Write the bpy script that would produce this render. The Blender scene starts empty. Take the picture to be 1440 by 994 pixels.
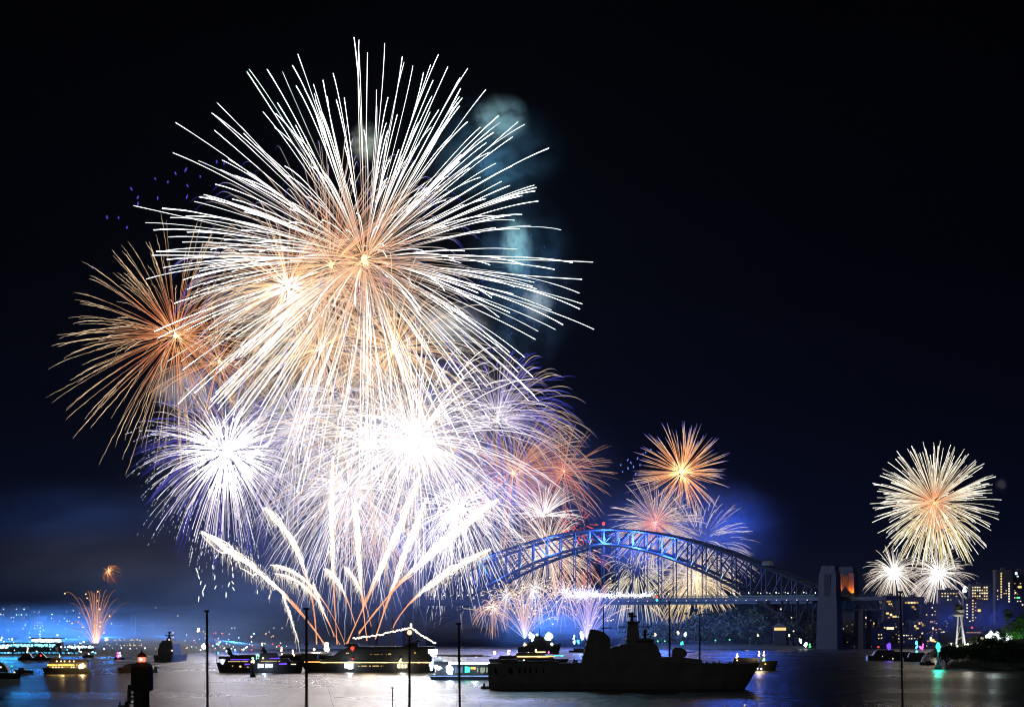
import bpy, bmesh, math, random
import numpy as np
from mathutils import Vector, Matrix

S = bpy.context.scene
COL = S.collection
PI = math.pi
R = math.radians

# ------------------------------------------------------------------ camera
F, HOR, CAMZ = 3400.0, 886.0, 20.0          # focal length in photo pixels, horizon row, eye height
cam = bpy.data.cameras.new('camera')
cam.sensor_width = 36.0
cam.lens = 36.0 * F / 1440.0
cam.shift_y = (HOR - 497.0) / 1440.0
cam.clip_start, cam.clip_end = 1.0, 30000.0
camo = bpy.data.objects.new('camera', cam)
COL.objects.link(camo)
camo.location = (0, 0, CAMZ)
camo.rotation_euler = (PI / 2, 0, 0)
S.camera = camo

# ------------------------------------------------------------------ world: night sky
w = bpy.data.worlds.new('World')
S.world = w
w.use_nodes = True
nt = w.node_tree
bg = nt.nodes['Background']
sky = nt.nodes.new('ShaderNodeTexSky')
sky.sky_type = 'NISHITA'
sky.sun_disc = False
sky.sun_elevation = R(-3.0)
sky.sun_rotation = R(150)
sky.ozone_density = 6.0
sky.dust_density = 0.2
sky.air_density = 1.0
tcw = nt.nodes.new('ShaderNodeTexCoord')
sep = nt.nodes.new('ShaderNodeSeparateXYZ')
nt.links.new(tcw.outputs['Generated'], sep.inputs[0])
rmp = nt.nodes.new('ShaderNodeValToRGB')
rmp.color_ramp.elements[1].position = 0.24
rmp.color_ramp.elements[0].color = (0.35, 0.5, 1.3, 1)
rmp.color_ramp.elements[1].color = (0, 0, 0, 1)
for pos, c in ((0.04, (0.08, 0.14, 0.62)), (0.09, (0.01, 0.03, 0.22)), (0.15, (0.0, 0.004, 0.05))):
    rmp.color_ramp.elements.new(pos).color = (*c, 1)
nt.links.new(sep.outputs['Z'], rmp.inputs[0])
bg2 = nt.nodes.new('ShaderNodeBackground')
bg2.inputs[1].default_value = 0.013
nt.links.new(rmp.outputs[0], bg2.inputs[0])
addw = nt.nodes.new('ShaderNodeAddShader')
nt.links.new(bg.outputs[0], addw.inputs[0])
nt.links.new(bg2.outputs[0], addw.inputs[1])
nt.links.new(addw.outputs[0], nt.nodes['World Output'].inputs['Surface'])
nt.links.new(sky.outputs[0], bg.inputs[0])
bg.inputs[1].default_value = 0.0012
# faint town light from behind the viewer
sun = bpy.data.lights.new('sun', 'SUN')
sun.energy = 0.1
sun.angle = R(12)
sun.color = (1.0, 0.92, 0.85)
suno = bpy.data.objects.new('sun', sun)
COL.objects.link(suno)
suno.rotation_euler = (R(68), 0, R(-25))

S.view_settings.view_transform = 'Standard'
S.view_settings.look = 'None'
S.view_settings.exposure = 0.0
S.view_settings.gamma = 1.0
S.view_settings.use_curve_mapping = False
S.render.engine = 'CYCLES'
cy = S.cycles
cy.use_denoising = True
cy.denoising_input_passes = 'RGB_ALBEDO_NORMAL'
cy.pixel_filter_type = 'BLACKMAN_HARRIS'
cy.filter_width = 1.15
cy.max_bounces = 4
cy.diffuse_bounces = 1
cy.glossy_bounces = 2
cy.transparent_max_bounces = 16
cy.volume_bounces = 0
cy.volume_step_rate = 1.0
cy.volume_max_steps = 96
cy.sample_clamp_indirect = 20.0
cy.sample_clamp_direct = 40.0
cy.caustics_reflective = False
cy.caustics_refractive = False


# ------------------------------------------------------------------ helpers
def P(px, py, d):
    """the point of the place seen at photo pixel (px, py) when it stands d metres away"""
    return Vector(((px - 720.0) * d / F, d, CAMZ + (HOR - py) * d / F))


def dw(py):
    """distance of the water seen at photo row py"""
    return CAMZ * F / (py - HOR)


def tag(o, label=None, cat=None, group=None, kind=None):
    if label: o['label'] = label
    if cat: o['category'] = cat
    if group: o['group'] = group
    if kind: o['kind'] = kind
    return o


def thing(name, label, cat, loc=(0, 0, 0), rz=0.0, group=None):
    o = bpy.data.objects.new(name, None)
    o.empty_display_size = 2.0
    COL.objects.link(o)
    o.location = loc
    o.rotation_euler = (0, 0, rz)
    return tag(o, label, cat, group)


MATS = {}


def mat(name, color, rough=0.6, metal=0.0, var=0.0, scale=1.0, spec=0.5):
    if name in MATS: return MATS[name]
    m = bpy.data.materials.new(name)
    m.use_nodes = True
    t = m.node_tree
    b = t.nodes['Principled BSDF']
    b.inputs['Roughness'].default_value = rough
    b.inputs['Metallic'].default_value = metal
    b.inputs['Specular IOR Level'].default_value = spec
    b.inputs['Base Color'].default_value = (*color, 1)
    if var > 0:
        tc = t.nodes.new('ShaderNodeTexCoord')
        n = t.nodes.new('ShaderNodeTexNoise')
        n.inputs['Scale'].default_value = scale
        n.inputs['Detail'].default_value = 5
        r = t.nodes.new('ShaderNodeValToRGB')
        r.color_ramp.elements[0].position = 0.3
        r.color_ramp.elements[1].position = 0.7
        r.color_ramp.elements[0].color = (*[c * (1 - var) for c in color], 1)
        r.color_ramp.elements[1].color = (*[min(1, c * (1 + var)) for c in color], 1)
        t.links.new(tc.outputs['Object'], n.inputs['Vector'])
        t.links.new(n.outputs['Fac'], r.inputs[0])
        t.links.new(r.outputs[0], b.inputs['Base Color'])
    MATS[name] = m
    return m


def glow(name, color, strength):
    if name in MATS: return MATS[name]
    m = bpy.data.materials.new(name)
    m.use_nodes = True
    t = m.node_tree
    t.nodes.clear()
    e = t.nodes.new('ShaderNodeEmission')
    e.inputs[0].default_value = (*color, 1)
    e.inputs[1].default_value = strength
    o = t.nodes.new('ShaderNodeOutputMaterial')
    t.links.new(e.outputs[0], o.inputs['Surface'])
    m.cycles.emission_sampling = 'NONE'
    MATS[name] = m
    return m


class MB:
    """collects shapes, builds ONE mesh object"""
    def __init__(s):
        s.v, s.f, s.mi = [], [], []
        s.cur = 0

    def add(s, vs, fs):
        b = len(s.v)
        s.v += [tuple(v) for v in vs]
        s.f += [tuple(i + b for i in f) for f in fs]
        s.mi += [s.cur] * len(fs)
        return s

    def box(s, x0, x1, y0, y1, z0, z1, tx=0.0, ty=0.0, sx0=0.0, sx1=0.0):
        """box; tx/ty shrink the top, sx0/sx1 rake the two ends of the top"""
        v = [(x0, y0, z0), (x1, y0, z0), (x1, y1, z0), (x0, y1, z0),
             (x0 + tx + sx0, y0 + ty, z1), (x1 - tx - sx1, y0 + ty, z1), (x1 - tx - sx1, y1 - ty, z1), (x0 + tx + sx0, y1 - ty, z1)]
        return s.add(v, [(0, 3, 2, 1), (4, 5, 6, 7), (0, 1, 5, 4), (1, 2, 6, 5), (2, 3, 7, 6), (3, 0, 4, 7)])

    def prism(s, prof, y0, y1, ty=0.0):
        """side outline in x,z pulled from y0 to y1"""
        n = len(prof)
        v = [(x, y0, z) for x, z in prof] + [(x, y1, z) for x, z in prof]
        f = [tuple(range(n))[::-1], tuple(range(n, 2 * n))]
        for i in range(n):
            j = (i + 1) % n
            f.append((i, j, n + j, n + i))
        return s.add(v, f)

    def bar(s, a, b, r0, r1=None, n=6):
        a, b = Vector(a), Vector(b)
        if r1 is None: r1 = r0
        d = b - a
        if d.length < 1e-6: return s
        d.normalize()
        u = d.orthogonal().normalized()
        w_ = d.cross(u)
        v = []
        for p, r in ((a, r0), (b, r1)):
            for k in range(n):
                t = 2 * PI * k / n + PI / n
                v.append(p + (u * math.cos(t) + w_ * math.sin(t)) * r)
        f = [(k, (k + 1) % n, n + (k + 1) % n, n + k) for k in range(n)]
        f += [tuple(range(n))[::-1], tuple(range(n, 2 * n))]
        return s.add(v, f)

    def lathe(s, prof, cx=0, cy_=0, n=20):
        v, f = [], []
        m = len(prof)
        for r, z in prof:
            for k in range(n):
                t = 2 * PI * k / n
                v.append((cx + r * math.cos(t), cy_ + r * math.sin(t), z))
        for i in range(m - 1):
            for k in range(n):
                j = (k + 1) % n
                f.append((i * n + k, i * n + j, (i + 1) * n + j, (i + 1) * n + k))
        f.append(tuple(range(n))[::-1])
        f.append(tuple(range((m - 1) * n, m * n)))
        return s.add(v, f)

    def ball(s, c, r, nu=8, nv=5, sz=1.0):
        prof = [(max(0.02 * r, r * math.sin(PI * i / nv)), c[2] - r * sz * math.cos(PI * i / nv)) for i in range(nv + 1)]
        return s.lathe(prof, c[0], c[1], nu)

    def hull(s, x0, x1, zk, zd0, zd1, beam, bow=1, fine=0.35, flare=0.25, rake=0.06, transom=0.85):
        """boat hull from x0 to x1 along x; zd0/zd1 deck height at x0 and x1; bow=+1 points to x1, -1 to x0"""
        L = x1 - x0
        n = 14
        v, f = [], []
        for i in range(n + 1):
            t = i / n
            s_ = t if bow > 0 else 1 - t            # 0 stern .. 1 bow
            if s_ > 1 - fine:
                q = (s_ - (1 - fine)) / fine
                hw = (1 - q ** 1.8)
            else:
                q = s_ / (1 - fine)
                hw = transom + (1 - transom) * min(1, q * 2)
            hw = max(hw, 0.012) * beam / 2
            zd = zd0 + (zd1 - zd0) * t
            X = x0 + L * t
            rk = rake * L * max(0.0, (s_ - (1 - fine)) / fine) ** 1.5 * (1 if bow > 0 else -1)
            kw = hw * (1 - flare * (0.35 + 0.65 * s_))
            v += [(X, -hw, zd), (X - rk, -kw, zk), (X - rk, kw, zk), (X, hw, zd)]
        for i in range(n):
            a, b = 4 * i, 4 * i + 4
            for k in range(3):
                f.append((a + k, a + k + 1, b + k + 1, b + k))
            f.append((a + 3, a, b, b + 3))
        f.append((0, 3, 2, 1))
        e = 4 * n
        f.append((e, e + 1, e + 2, e + 3))
        return s.add(v, f)

    def build(s, name, mats, parent=None, smooth=False):
        me = bpy.data.meshes.new(name)
        me.from_pydata(s.v, [], s.f)
        if not isinstance(mats, (list, tuple)): mats = [mats]
        for m in mats: me.materials.append(m)
        if len(mats) > 1:
            me.polygons.foreach_set('material_index', s.mi)
        bm = bmesh.new()
        bm.from_mesh(me)
        bmesh.ops.recalc_face_normals(bm, faces=bm.faces)
        bm.to_mesh(me)
        bm.free()
        if smooth:
            me.polygons.foreach_set('use_smooth', [True] * len(me.polygons))
        o = bpy.data.objects.new(name, me)
        COL.objects.link(o)
        if parent: o.parent = parent
        return o


def copy_tree(o, parent=None):
    c = o.copy()
    COL.objects.link(c)
    if parent: c.parent = parent
    for ch in list(o.children): copy_tree(ch, c)
    return c


def lamp(px, py, d, color, power, radius=1.0, name='light', parent=None):
    l = bpy.data.lights.new(name, 'POINT')
    l.color = color
    l.energy = power
    l.shadow_soft_size = radius
    o = bpy.data.objects.new(name, l)
    COL.objects.link(o)
    o.location = P(px, py, d)
    return o


# ------------------------------------------------------------------ materials
M_HULL = mat('dark_hull_paint', (0.035, 0.036, 0.04), 0.5, var=0.3, scale=0.6)
M_NAVY = mat('navy_grey_paint', (0.13, 0.135, 0.145), 0.6, var=0.2, scale=0.3)
M_WHITE = mat('white_boat_paint', (0.55, 0.56, 0.58), 0.4, var=0.08, scale=0.5)
M_MID = mat('grey_boat_paint', (0.16, 0.16, 0.17), 0.5, var=0.15, scale=0.5)
M_GLASS = mat('dark_glass', (0.01, 0.012, 0.015), 0.1)
M_STEEL = mat('painted_steel', (0.02, 0.021, 0.025), 0.5, var=0.2, scale=0.2)
M_ROPE = mat('rigging_wire', (0.05, 0.05, 0.05), 0.6)
M_MAST = mat('mast_metal', (0.06, 0.06, 0.065), 0.5, 0.2)
M_BRICK = mat('building_wall', (0.08, 0.07, 0.065), 0.85, var=0.25, scale=0.15)
M_CONC = mat('building_concrete', (0.06, 0.06, 0.06), 0.85, var=0.2, scale=0.15)
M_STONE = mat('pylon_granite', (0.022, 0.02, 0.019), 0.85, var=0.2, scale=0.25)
M_ROOF = mat('roof_tiles', (0.08, 0.06, 0.055), 0.85, var=0.25, scale=0.4)
M_GROUND = mat('hill_soil', (0.045, 0.05, 0.04), 0.95, var=0.4, scale=0.03)
M_ROCK = mat('shore_rock', (0.12, 0.11, 0.10), 0.9, var=0.4, scale=0.15)
M_LEAF = mat('leaf_green', (0.03, 0.048, 0.02), 0.7, var=0.5, scale=0.3)
M_BARK = mat('tree_bark', (0.06, 0.05, 0.04), 0.9, var=0.3, scale=1.0)
M_TENT = mat('canvas', (0.6, 0.58, 0.54), 0.8, var=0.08, scale=0.4)
M_RED = mat('red_lantern_paint', (0.3, 0.02, 0.02), 0.4)

G_WARM = glow('warm_lamp', (1.0, 0.72, 0.38), 3.0)
G_YEL = glow('yellow_window', (1.0, 0.72, 0.25), 1.1)
G_CREAM = glow('cream_window', (1.0, 0.88, 0.6), 1.3)
G_DIM = glow('dim_amber_window', (1.0, 0.55, 0.18), 0.45)
G_WHITE = glow('white_lamp', (0.95, 1.0, 1.0), 4.0)
G_BLUEW = glow('blue_white_lamp', (0.5, 0.75, 1.0), 3.0)
G_CYAN = glow('cyan_lamp', (0.1, 0.6, 1.0), 2.4)
G_PURP = glow('purple_lamp', (0.2, 0.08, 1.0), 1.3)
G_MAG = glow('magenta_lamp', (1.0, 0.15, 0.75), 2.0)
G_RED = glow('red_lamp', (1.0, 0.06, 0.04), 2.2)
G_TEAL = glow('teal_lamp', (0.05, 1.0, 0.62), 2.6)
G_GREEN = glow('green_lamp', (0.15, 1.0, 0.3), 1.5)
G_GOLD = glow('gold_lamp', (1.0, 0.5, 0.12), 2.2)
G_FLAME = glow('flame', (1.0, 0.62, 0.32), 5.0)
G_ORANGE = glow('orange_floodlit_panel', (1.0, 0.2, 0.02), 0.9)


# spark material: colour along each trail is the burning star's own light
def spark_mat():
    m = bpy.data.materials.new('burning_spark')
    m.use_nodes = True
    t = m.node_tree
    t.nodes.clear()
    a = t.nodes.new('ShaderNodeAttribute')
    a.attribute_name = 'spark'
    e = t.nodes.new('ShaderNodeEmission')
    o = t.nodes.new('ShaderNodeOutputMaterial')
    t.links.new(a.outputs['Color'], e.inputs[0])
    t.links.new(e.outputs[0], o.inputs['Surface'])
    m.cycles.emission_sampling = 'NONE'
    return m


M_SPARK = spark_mat()


# ------------------------------------------------------------------ water
def water_mat():
    m = bpy.data.materials.new('harbour_water')
    m.use_nodes = True
    t = m.node_tree
    b = t.nodes['Principled BSDF']
    b.inputs['Base Color'].default_value = (0.012, 0.018, 0.026, 1)
    b.inputs['Roughness'].default_value = 0.2
    b.inputs['IOR'].default_value = 1.33
    g = t.nodes.new('ShaderNodeNewGeometry')
    mp = t.nodes.new('ShaderNodeMapping')
    mp.inputs['Scale'].default_value = (0.3, 0.06, 1)
    mp.inputs['Rotation'].default_value = (0, 0, 0.12)
    mp.inputs['Location'].default_value = (3.3, 7.7, 0.43)
    t.links.new(g.outputs['Position'], mp.inputs[0])
    n = t.nodes.new('ShaderNodeTexNoise')
    n.inputs['Scale'].default_value = 1.0
    n.inputs['Detail'].default_value = 6
    n.inputs['Roughness'].default_value = 0.6
    t.links.new(mp.outputs[0], n.inputs['Vector'])
    n2 = t.nodes.new('ShaderNodeTexNoise')
    n2.inputs['Scale'].default_value = 0.006
    n2.inputs['Detail'].default_value = 3
    t.links.new(g.outputs['Position'], n2.inputs['Vector'])
    r = t.nodes.new('ShaderNodeMapRange')
    r.inputs['From Min'].default_value = 0.35
    r.inputs['From Max'].default_value = 0.65
    r.inputs['To Min'].default_value = 0.24
    r.inputs['To Max'].default_value = 0.33
    t.links.new(n2.outputs['Fac'], r.inputs['Value'])
    t.links.new(r.outputs[0], b.inputs['Roughness'])
    bp = t.nodes.new('ShaderNodeBump')
    bp.inputs['Strength'].default_value = 0.45
    bp.inputs['Distance'].default_value = 1.6
    t.links.new(n.outputs['Fac'], bp.inputs['Height'])
    t.links.new(bp.outputs[0], b.inputs['Normal'])
    return m


wm = MB()
wm.add([(-4600, -300, 0), (4600, -300, 0), (4600, 9000, 0), (-4600, 9000, 0)], [(0, 1, 2, 3)])
tag(wm.build('water', water_mat()), 'dark harbour water with pale firework light on it', 'water', kind='structure')


# ------------------------------------------------------------------ terrain
def terrain(name, label, x0, x1, y0, y1, nx, ny, h, m, cat='hill'):
    v, f = [], []
    for j in range(ny + 1):
        for i in range(nx + 1):
            x = x0 + (x1 - x0) * i / nx
            y = y0 + (y1 - y0) * j / ny
            v.append((x, y, h(x, y)))
    for j in range(ny):
        for i in range(nx):
            a = j * (nx + 1) + i
            f.append((a, a + 1, a + nx + 2, a + nx + 1))
    b = MB()
    b.add(v, f)
    return tag(b.build(name, m, smooth=True), label, cat, kind='structure')


def sm(a, b, x):
    t = max(0.0, min(1.0, (x - a) / (b - a)))
    return t * t * (3 - 2 * t)


def bump(x, y, s=1.0):
    return (math.sin(x * 0.011 * s + 1.3) * math.sin(y * 0.009 * s + 0.4) + 0.5 * math.sin(x * 0.027 * s + y * 0.013 * s))


def h_left(x, y):
    px = 720 + x * F / y
    fade = 1 - sm(430, 640, px)
    shore = 1900 + 700 * sm(180, 420, px)
    t = (y - shore) / 2500.0
    z = -3 + 5 * sm(-0.01, 0.01, t) + 62 * max(0, min(1, t)) * (0.9 + 0.08 * bump(x, y))
    return z * fade - 4 * (1 - fade)


def h_right(x, y):
    px = 720 + x * F / y
    fade = sm(850, 930, px)
    shore = 2585 + 25 * math.sin(x * 0.02)
    t = y - shore
    z = -3 + 6 * sm(-4, 6, t) + 24 * sm(0, 260, t) + 18 * sm(300, 900, t) + 1.2 * bump(x, y, 2)
    return z * fade - 4 * (1 - fade)


def h_head(x, y):
    px = 720 + x * F / y
    e = sm(1308, 1345, px)
    t = y - 1305
    z = -2 + 4.5 * sm(-6, 4, t) + 7.5 * sm(0, 60, t) - 14 * sm(170, 240, t)
    return z * e - 3 * (1 - e)


def h_far(x, y):
    t = y - 5600
    return -4 + 6 * sm(-20, 20, t) + 26 * sm(0, 900, t) * (0.8 + 0.25 * bump(x, y, 0.4))


terrain('left_shore_hill', 'dark hillside of the far left shore dotted with lights', -1300, -40, 1850, 4700, 50, 60, h_left, M_GROUND)
terrain('right_shore_hill', 'dark wooded rise of the far right shore', 80, 1100, 2560, 4200, 50, 50, h_right, M_GROUND)
terrain('headland', 'low dark headland at the right edge', 215, 520, 1285, 1560, 40, 36, h_head, M_ROCK, 'headland')
terrain('distant_hills', 'low far hills along the horizon', -3500, 3500, 5560, 7600, 60, 12, h_far, M_GROUND)


def land(h, px, py, d0, d1, off=0.0):
    """where the line of sight at (px, py) meets the land"""
    d = d0
    while d < d1:
        p = P(px, py, d)
        if h(p.x, p.y) + off >= p.z: return p
        d += 6.0
    return None


# ------------------------------------------------------------------ the haze and smoke
def haze_box():
    b = MB()
    b.box(-4700, 4700, -400, 9100, -5.0, 760)
    m = bpy.data.materials.new('air')
    m.use_nodes = True
    t = m.node_tree
    t.nodes.clear()
    v = t.nodes.new('ShaderNodeVolumePrincipled')
    v.inputs['Color'].default_value = (0.75, 0.82, 0.95, 1)
    v.inputs['Density'].default_value = 6e-6
    o = t.nodes.new('ShaderNodeOutputMaterial')
    t.links.new(v.outputs[0], o.inputs['Volume'])
    tag(b.build('haze', m), kind='stuff')


haze_box()


def smoke(label, px, py, d, rx, ry, depth, dens, color=(0.8, 0.8, 0.8), nscale=1.6, lo=0.38, hi=0.7, seed=0.0, soft=1.0, tilt=0.0):
    """a bank of smoke: an ellipsoid of uneven thin density"""
    bm = bmesh.new()
    bmesh.ops.create_icosphere(bm, subdivisions=3, radius=1.0)
    me = bpy.data.meshes.new('smoke')
    bm.to_mesh(me)
    bm.free()
    o = bpy.data.objects.new('smoke', me)
    COL.objects.link(o)
    o.location = P(px, py, d)
    o.scale = (rx * d / F, depth, ry * d / F)
    o.rotation_euler = (0, tilt, 0)
    m = bpy.data.materials.new('smoke')
    m.use_nodes = True
    t = m.node_tree
    t.nodes.clear()
    N = t.nodes.new
    tc = N('ShaderNodeTexCoord')
    ln = N('ShaderNodeVectorMath'); ln.operation = 'LENGTH'
    t.links.new(tc.outputs['Object'], ln.inputs[0])
    fo = N('ShaderNodeMapRange'); fo.interpolation_type = 'SMOOTHSTEP'
    fo.inputs['From Min'].default_value = 1.0
    fo.inputs['From Max'].default_value = 1.0 - soft
    t.links.new(ln.outputs['Value'], fo.inputs['Value'])
    ad = N('ShaderNodeVectorMath'); ad.operation = 'ADD'
    ad.inputs[1].default_value = (seed * 3.7, seed * 1.9, seed * 5.1)
    t.links.new(tc.outputs['Object'], ad.inputs[0])
    no = N('ShaderNodeTexNoise')
    no.inputs['Scale'].default_value = nscale
    no.inputs['Detail'].default_value = 5
    no.inputs['Roughness'].default_value = 0.6
    no.inputs['Distortion'].default_value = 0.5
    t.links.new(ad.outputs[0], no.inputs['Vector'])
    mr = N('ShaderNodeMapRange')
    mr.inputs['From Min'].default_value = lo
    mr.inputs['From Max'].default_value = hi
    t.links.new(no.outputs['Fac'], mr.inputs['Value'])
    mu = N('ShaderNodeMath'); mu.operation = 'MULTIPLY'
    t.links.new(fo.outputs[0], mu.inputs[0])
    t.links.new(mr.outputs[0], mu.inputs[1])
    m2 = N('ShaderNodeMath'); m2.operation = 'MULTIPLY'
    m2.inputs[1].default_value = dens
    t.links.new(mu.outputs[0], m2.inputs[0])
    v = N('ShaderNodeVolumePrincipled')
    v.inputs['Color'].default_value = (*color, 1)
    t.links.new(m2.outputs[0], v.inputs['Density'])
    out = N('ShaderNodeOutputMaterial')
    t.links.new(v.outputs[0], out.inputs['Volume'])
    me.materials.append(m)
    tag(o, label, 'smoke', kind='stuff')
    return o


# big banks
smoke('blue lit smoke drifting over the left shore', 120, 892, 2330, 360, 52, 260, 3.2e-3, (0.65, 0.82, 1.0), 2.2, 0.25, 0.7, 1)
smoke('smoke glowing behind the big bursts', 520, 690, 2620, 400, 250, 160, 3.2e-3, (0.75, 0.78, 1.0), 2.4, 0.38, 0.66, 2)
smoke('blue smoke drifting from the right of the bridge arch', 965, 750, 2960, 175, 100, 130, 5e-3, (0.6, 0.75, 1.0), 1.9, 0.34, 0.64, 3)
smoke('smoke under the bridge beside the fountains', 790, 868, 2580, 180, 58, 100, 5e-3, (0.7, 0.8, 1.0), 2.2, 0.36, 0.66, 4)
smoke('dark brown smoke over the water left of the bridge', 640, 880, 1900, 110, 32, 90, 8e-3, (0.35, 0.33, 0.3), 2.2, 0.36, 0.66, 5)
smoke('blue mist in front of the city on the right', 1370, 862, 2560, 170, 60, 90, 2.0e-3, (0.6, 0.72, 1.0), 2.0, 0.3, 0.7, 6)
smoke('grey smoke bank low behind the purple boats', 330, 845, 2500, 300, 85, 160, 1.4e-3, (0.8, 0.85, 0.9), 2.0, 0.32, 0.68, 7)
smoke('grey brown smoke lying high over the left shore', 110, 790, 2480, 330, 80, 160, 0.8e-3, (0.9, 0.7, 0.5), 2.0, 0.28, 0.68, 19)
smoke('blue smoke left of the lower left burst', 90, 725, 2480, 230, 60, 140, 1.0e-3, (0.4, 0.6, 1.0), 2.0, 0.3, 0.68, 20)
smoke('thin grey mist over the dark wooded shore', 1020, 885, 2570, 200, 40, 60, 1.5e-3, (0.75, 0.75, 0.85), 2.0, 0.25, 0.7, 21)
# puffs
smoke('pale smoke puff right of the top of the white burst', 705, 166, 2330, 46, 38, 30, 6e-2, (0.62, 0.92, 0.85), 2.6, 0.4, 0.6, 8)
smoke('teal smoke veil under the upper right puff', 690, 215, 2340, 120, 90, 40, 8e-3, (0.35, 0.7, 0.95), 3.4, 0.45, 0.66, 9)
smoke('pale smoke puff above the heart of the white burst', 515, 200, 2330, 30, 32, 24, 6e-2, (0.8, 0.92, 0.75), 2.6, 0.4, 0.6, 10)
smoke('pale green smoke column right of the white burst', 727, 348, 2330, 28, 50, 24, 6e-2, (0.6, 0.95, 0.88), 2.6, 0.4, 0.6, 11)
smoke('small smoke puff below the pale green column', 756, 425, 2330, 28, 32, 24, 5e-2, (0.85, 0.88, 0.8), 2.6, 0.4, 0.6, 12)
smoke('teal smoke veil right of the white burst', 735, 400, 2340, 95, 150, 40, 7e-3, (0.3, 0.6, 0.95), 3.4, 0.45, 0.66, 13)
smoke('grey smoke between the gold burst and the white burst', 365, 428, 2360, 85, 50, 40, 2e-2, (0.9, 0.9, 0.82), 2.0, 0.34, 0.62, 14)
smoke('grey smoke low right inside the white burst', 632, 460, 2360, 70, 40, 40, 1.6e-2, (0.9, 0.9, 0.8), 2.0, 0.34, 0.62, 15)
smoke('grey smoke below the gold burst', 258, 545, 2360, 60, 42, 34, 2e-2, (0.8, 0.9, 0.95), 2.0, 0.34, 0.62, 16)
smoke('added smoke carrying the white glow halo at the heart of the brightest burst', 578, 622, 2330, 190, 170, 110, 7e-4, (0.97, 0.95, 0.95), 1.4, 0.2, 0.6, 17)  # smoke put in to carry the halo around the overbright core
smoke('small smoke puff right of the lone white burst', 1408, 681, 2860, 10, 11, 10, 6e-2, (0.8, 0.85, 0.75), 1.5, 0.3, 0.62, 18)

# ------------------------------------------------------------------ lamps at burst hearts and along the shore, others added to make smoke glow
lamp(513, 365, 2300, (1, 0.86, 0.7), 1.4e6, 6)
lamp(690, 270, 2380, (0.35, 0.75, 1.0), 4e5, 20)  # added lamp that brightens the teal veil, as is the next
lamp(720, 380, 2380, (0.35, 0.75, 1.0), 3e5, 20)
lamp(247, 472, 2350, (1, 0.55, 0.25), 1.0e5, 3)
lamp(318, 640, 2330, (0.95, 0.93, 1.0), 1.5e6, 6)
lamp(580, 620, 2320, (1, 0.96, 0.94), 2.8e6, 9)
lamp(470, 640, 2320, (1, 0.95, 0.9), 7e5, 7)
lamp(430, 560, 2600, (0.45, 0.45, 1.0), 3e5, 20)  # from here to the next violet-blue ones: added to colour the smoke bank
lamp(560, 760, 2600, (0.35, 0.4, 1.0), 5e5, 20)
lamp(330, 740, 2600, (0.15, 0.22, 1.0), 1.4e5, 20)
lamp(720, 700, 2650, (0.35, 0.38, 1.0), 5e5, 20)
lamp(958, 663, 2930, (1, 0.6, 0.35), 1.5e4, 2)
lamp(1035, 730, 2990, (0.05, 0.15, 1.0), 7e5, 30)  # blue lamps added behind the arch so the smoke there glows
lamp(900, 772, 3000, (0.05, 0.17, 1.0), 1.2e6, 30)
lamp(840, 790, 3010, (0.05, 0.17, 1.0), 6e5, 30)
lamp(1314, 707, 2860, (1, 0.85, 0.6), 9e3, 2)
lamp(750, 888, 2500, (0.05, 0.3, 1.0), 1.6e6, 10)
lamp(828, 890, 2500, (0.12, 0.25, 1.0), 1.3e6, 10)
lamp(15, 903, 2150, (0.04, 0.38, 1.0), 8e5, 20)
lamp(-20, 893, 2250, (0.03, 0.28, 1.0), 7e5, 20)
lamp(60, 897, 2250, (0.03, 0.28, 1.0), 8e5, 20)
lamp(105, 893, 2330, (0.03, 0.26, 1.0), 7e5, 20)
lamp(150, 895, 2400, (0.03, 0.28, 1.0), 5e5, 10)
lamp(225, 895, 2500, (0.03, 0.26, 1.0), 4e5, 2)
lamp(330, 900, 2600, (0.05, 0.33, 1.0), 4e5, 2)
lamp(445, 900, 2260, (1, 0.75, 0.45), 6e4, 2)
lamp(960, 893, 2540, (0.8, 0.8, 1.0), 1.5e3, 1)  # added, with the next, to light the grey mist over the woods
lamp(1050, 893, 2540, (0.7, 0.75, 1.0), 1e3, 1)
lamp(1400, 870, 2540, (0.1, 0.17, 1.0), 9e4, 8)  # pair of lamps added inside the blue city mist
lamp(1330, 868, 2540, (0.1, 0.17, 1.0), 7e4, 8)


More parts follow.
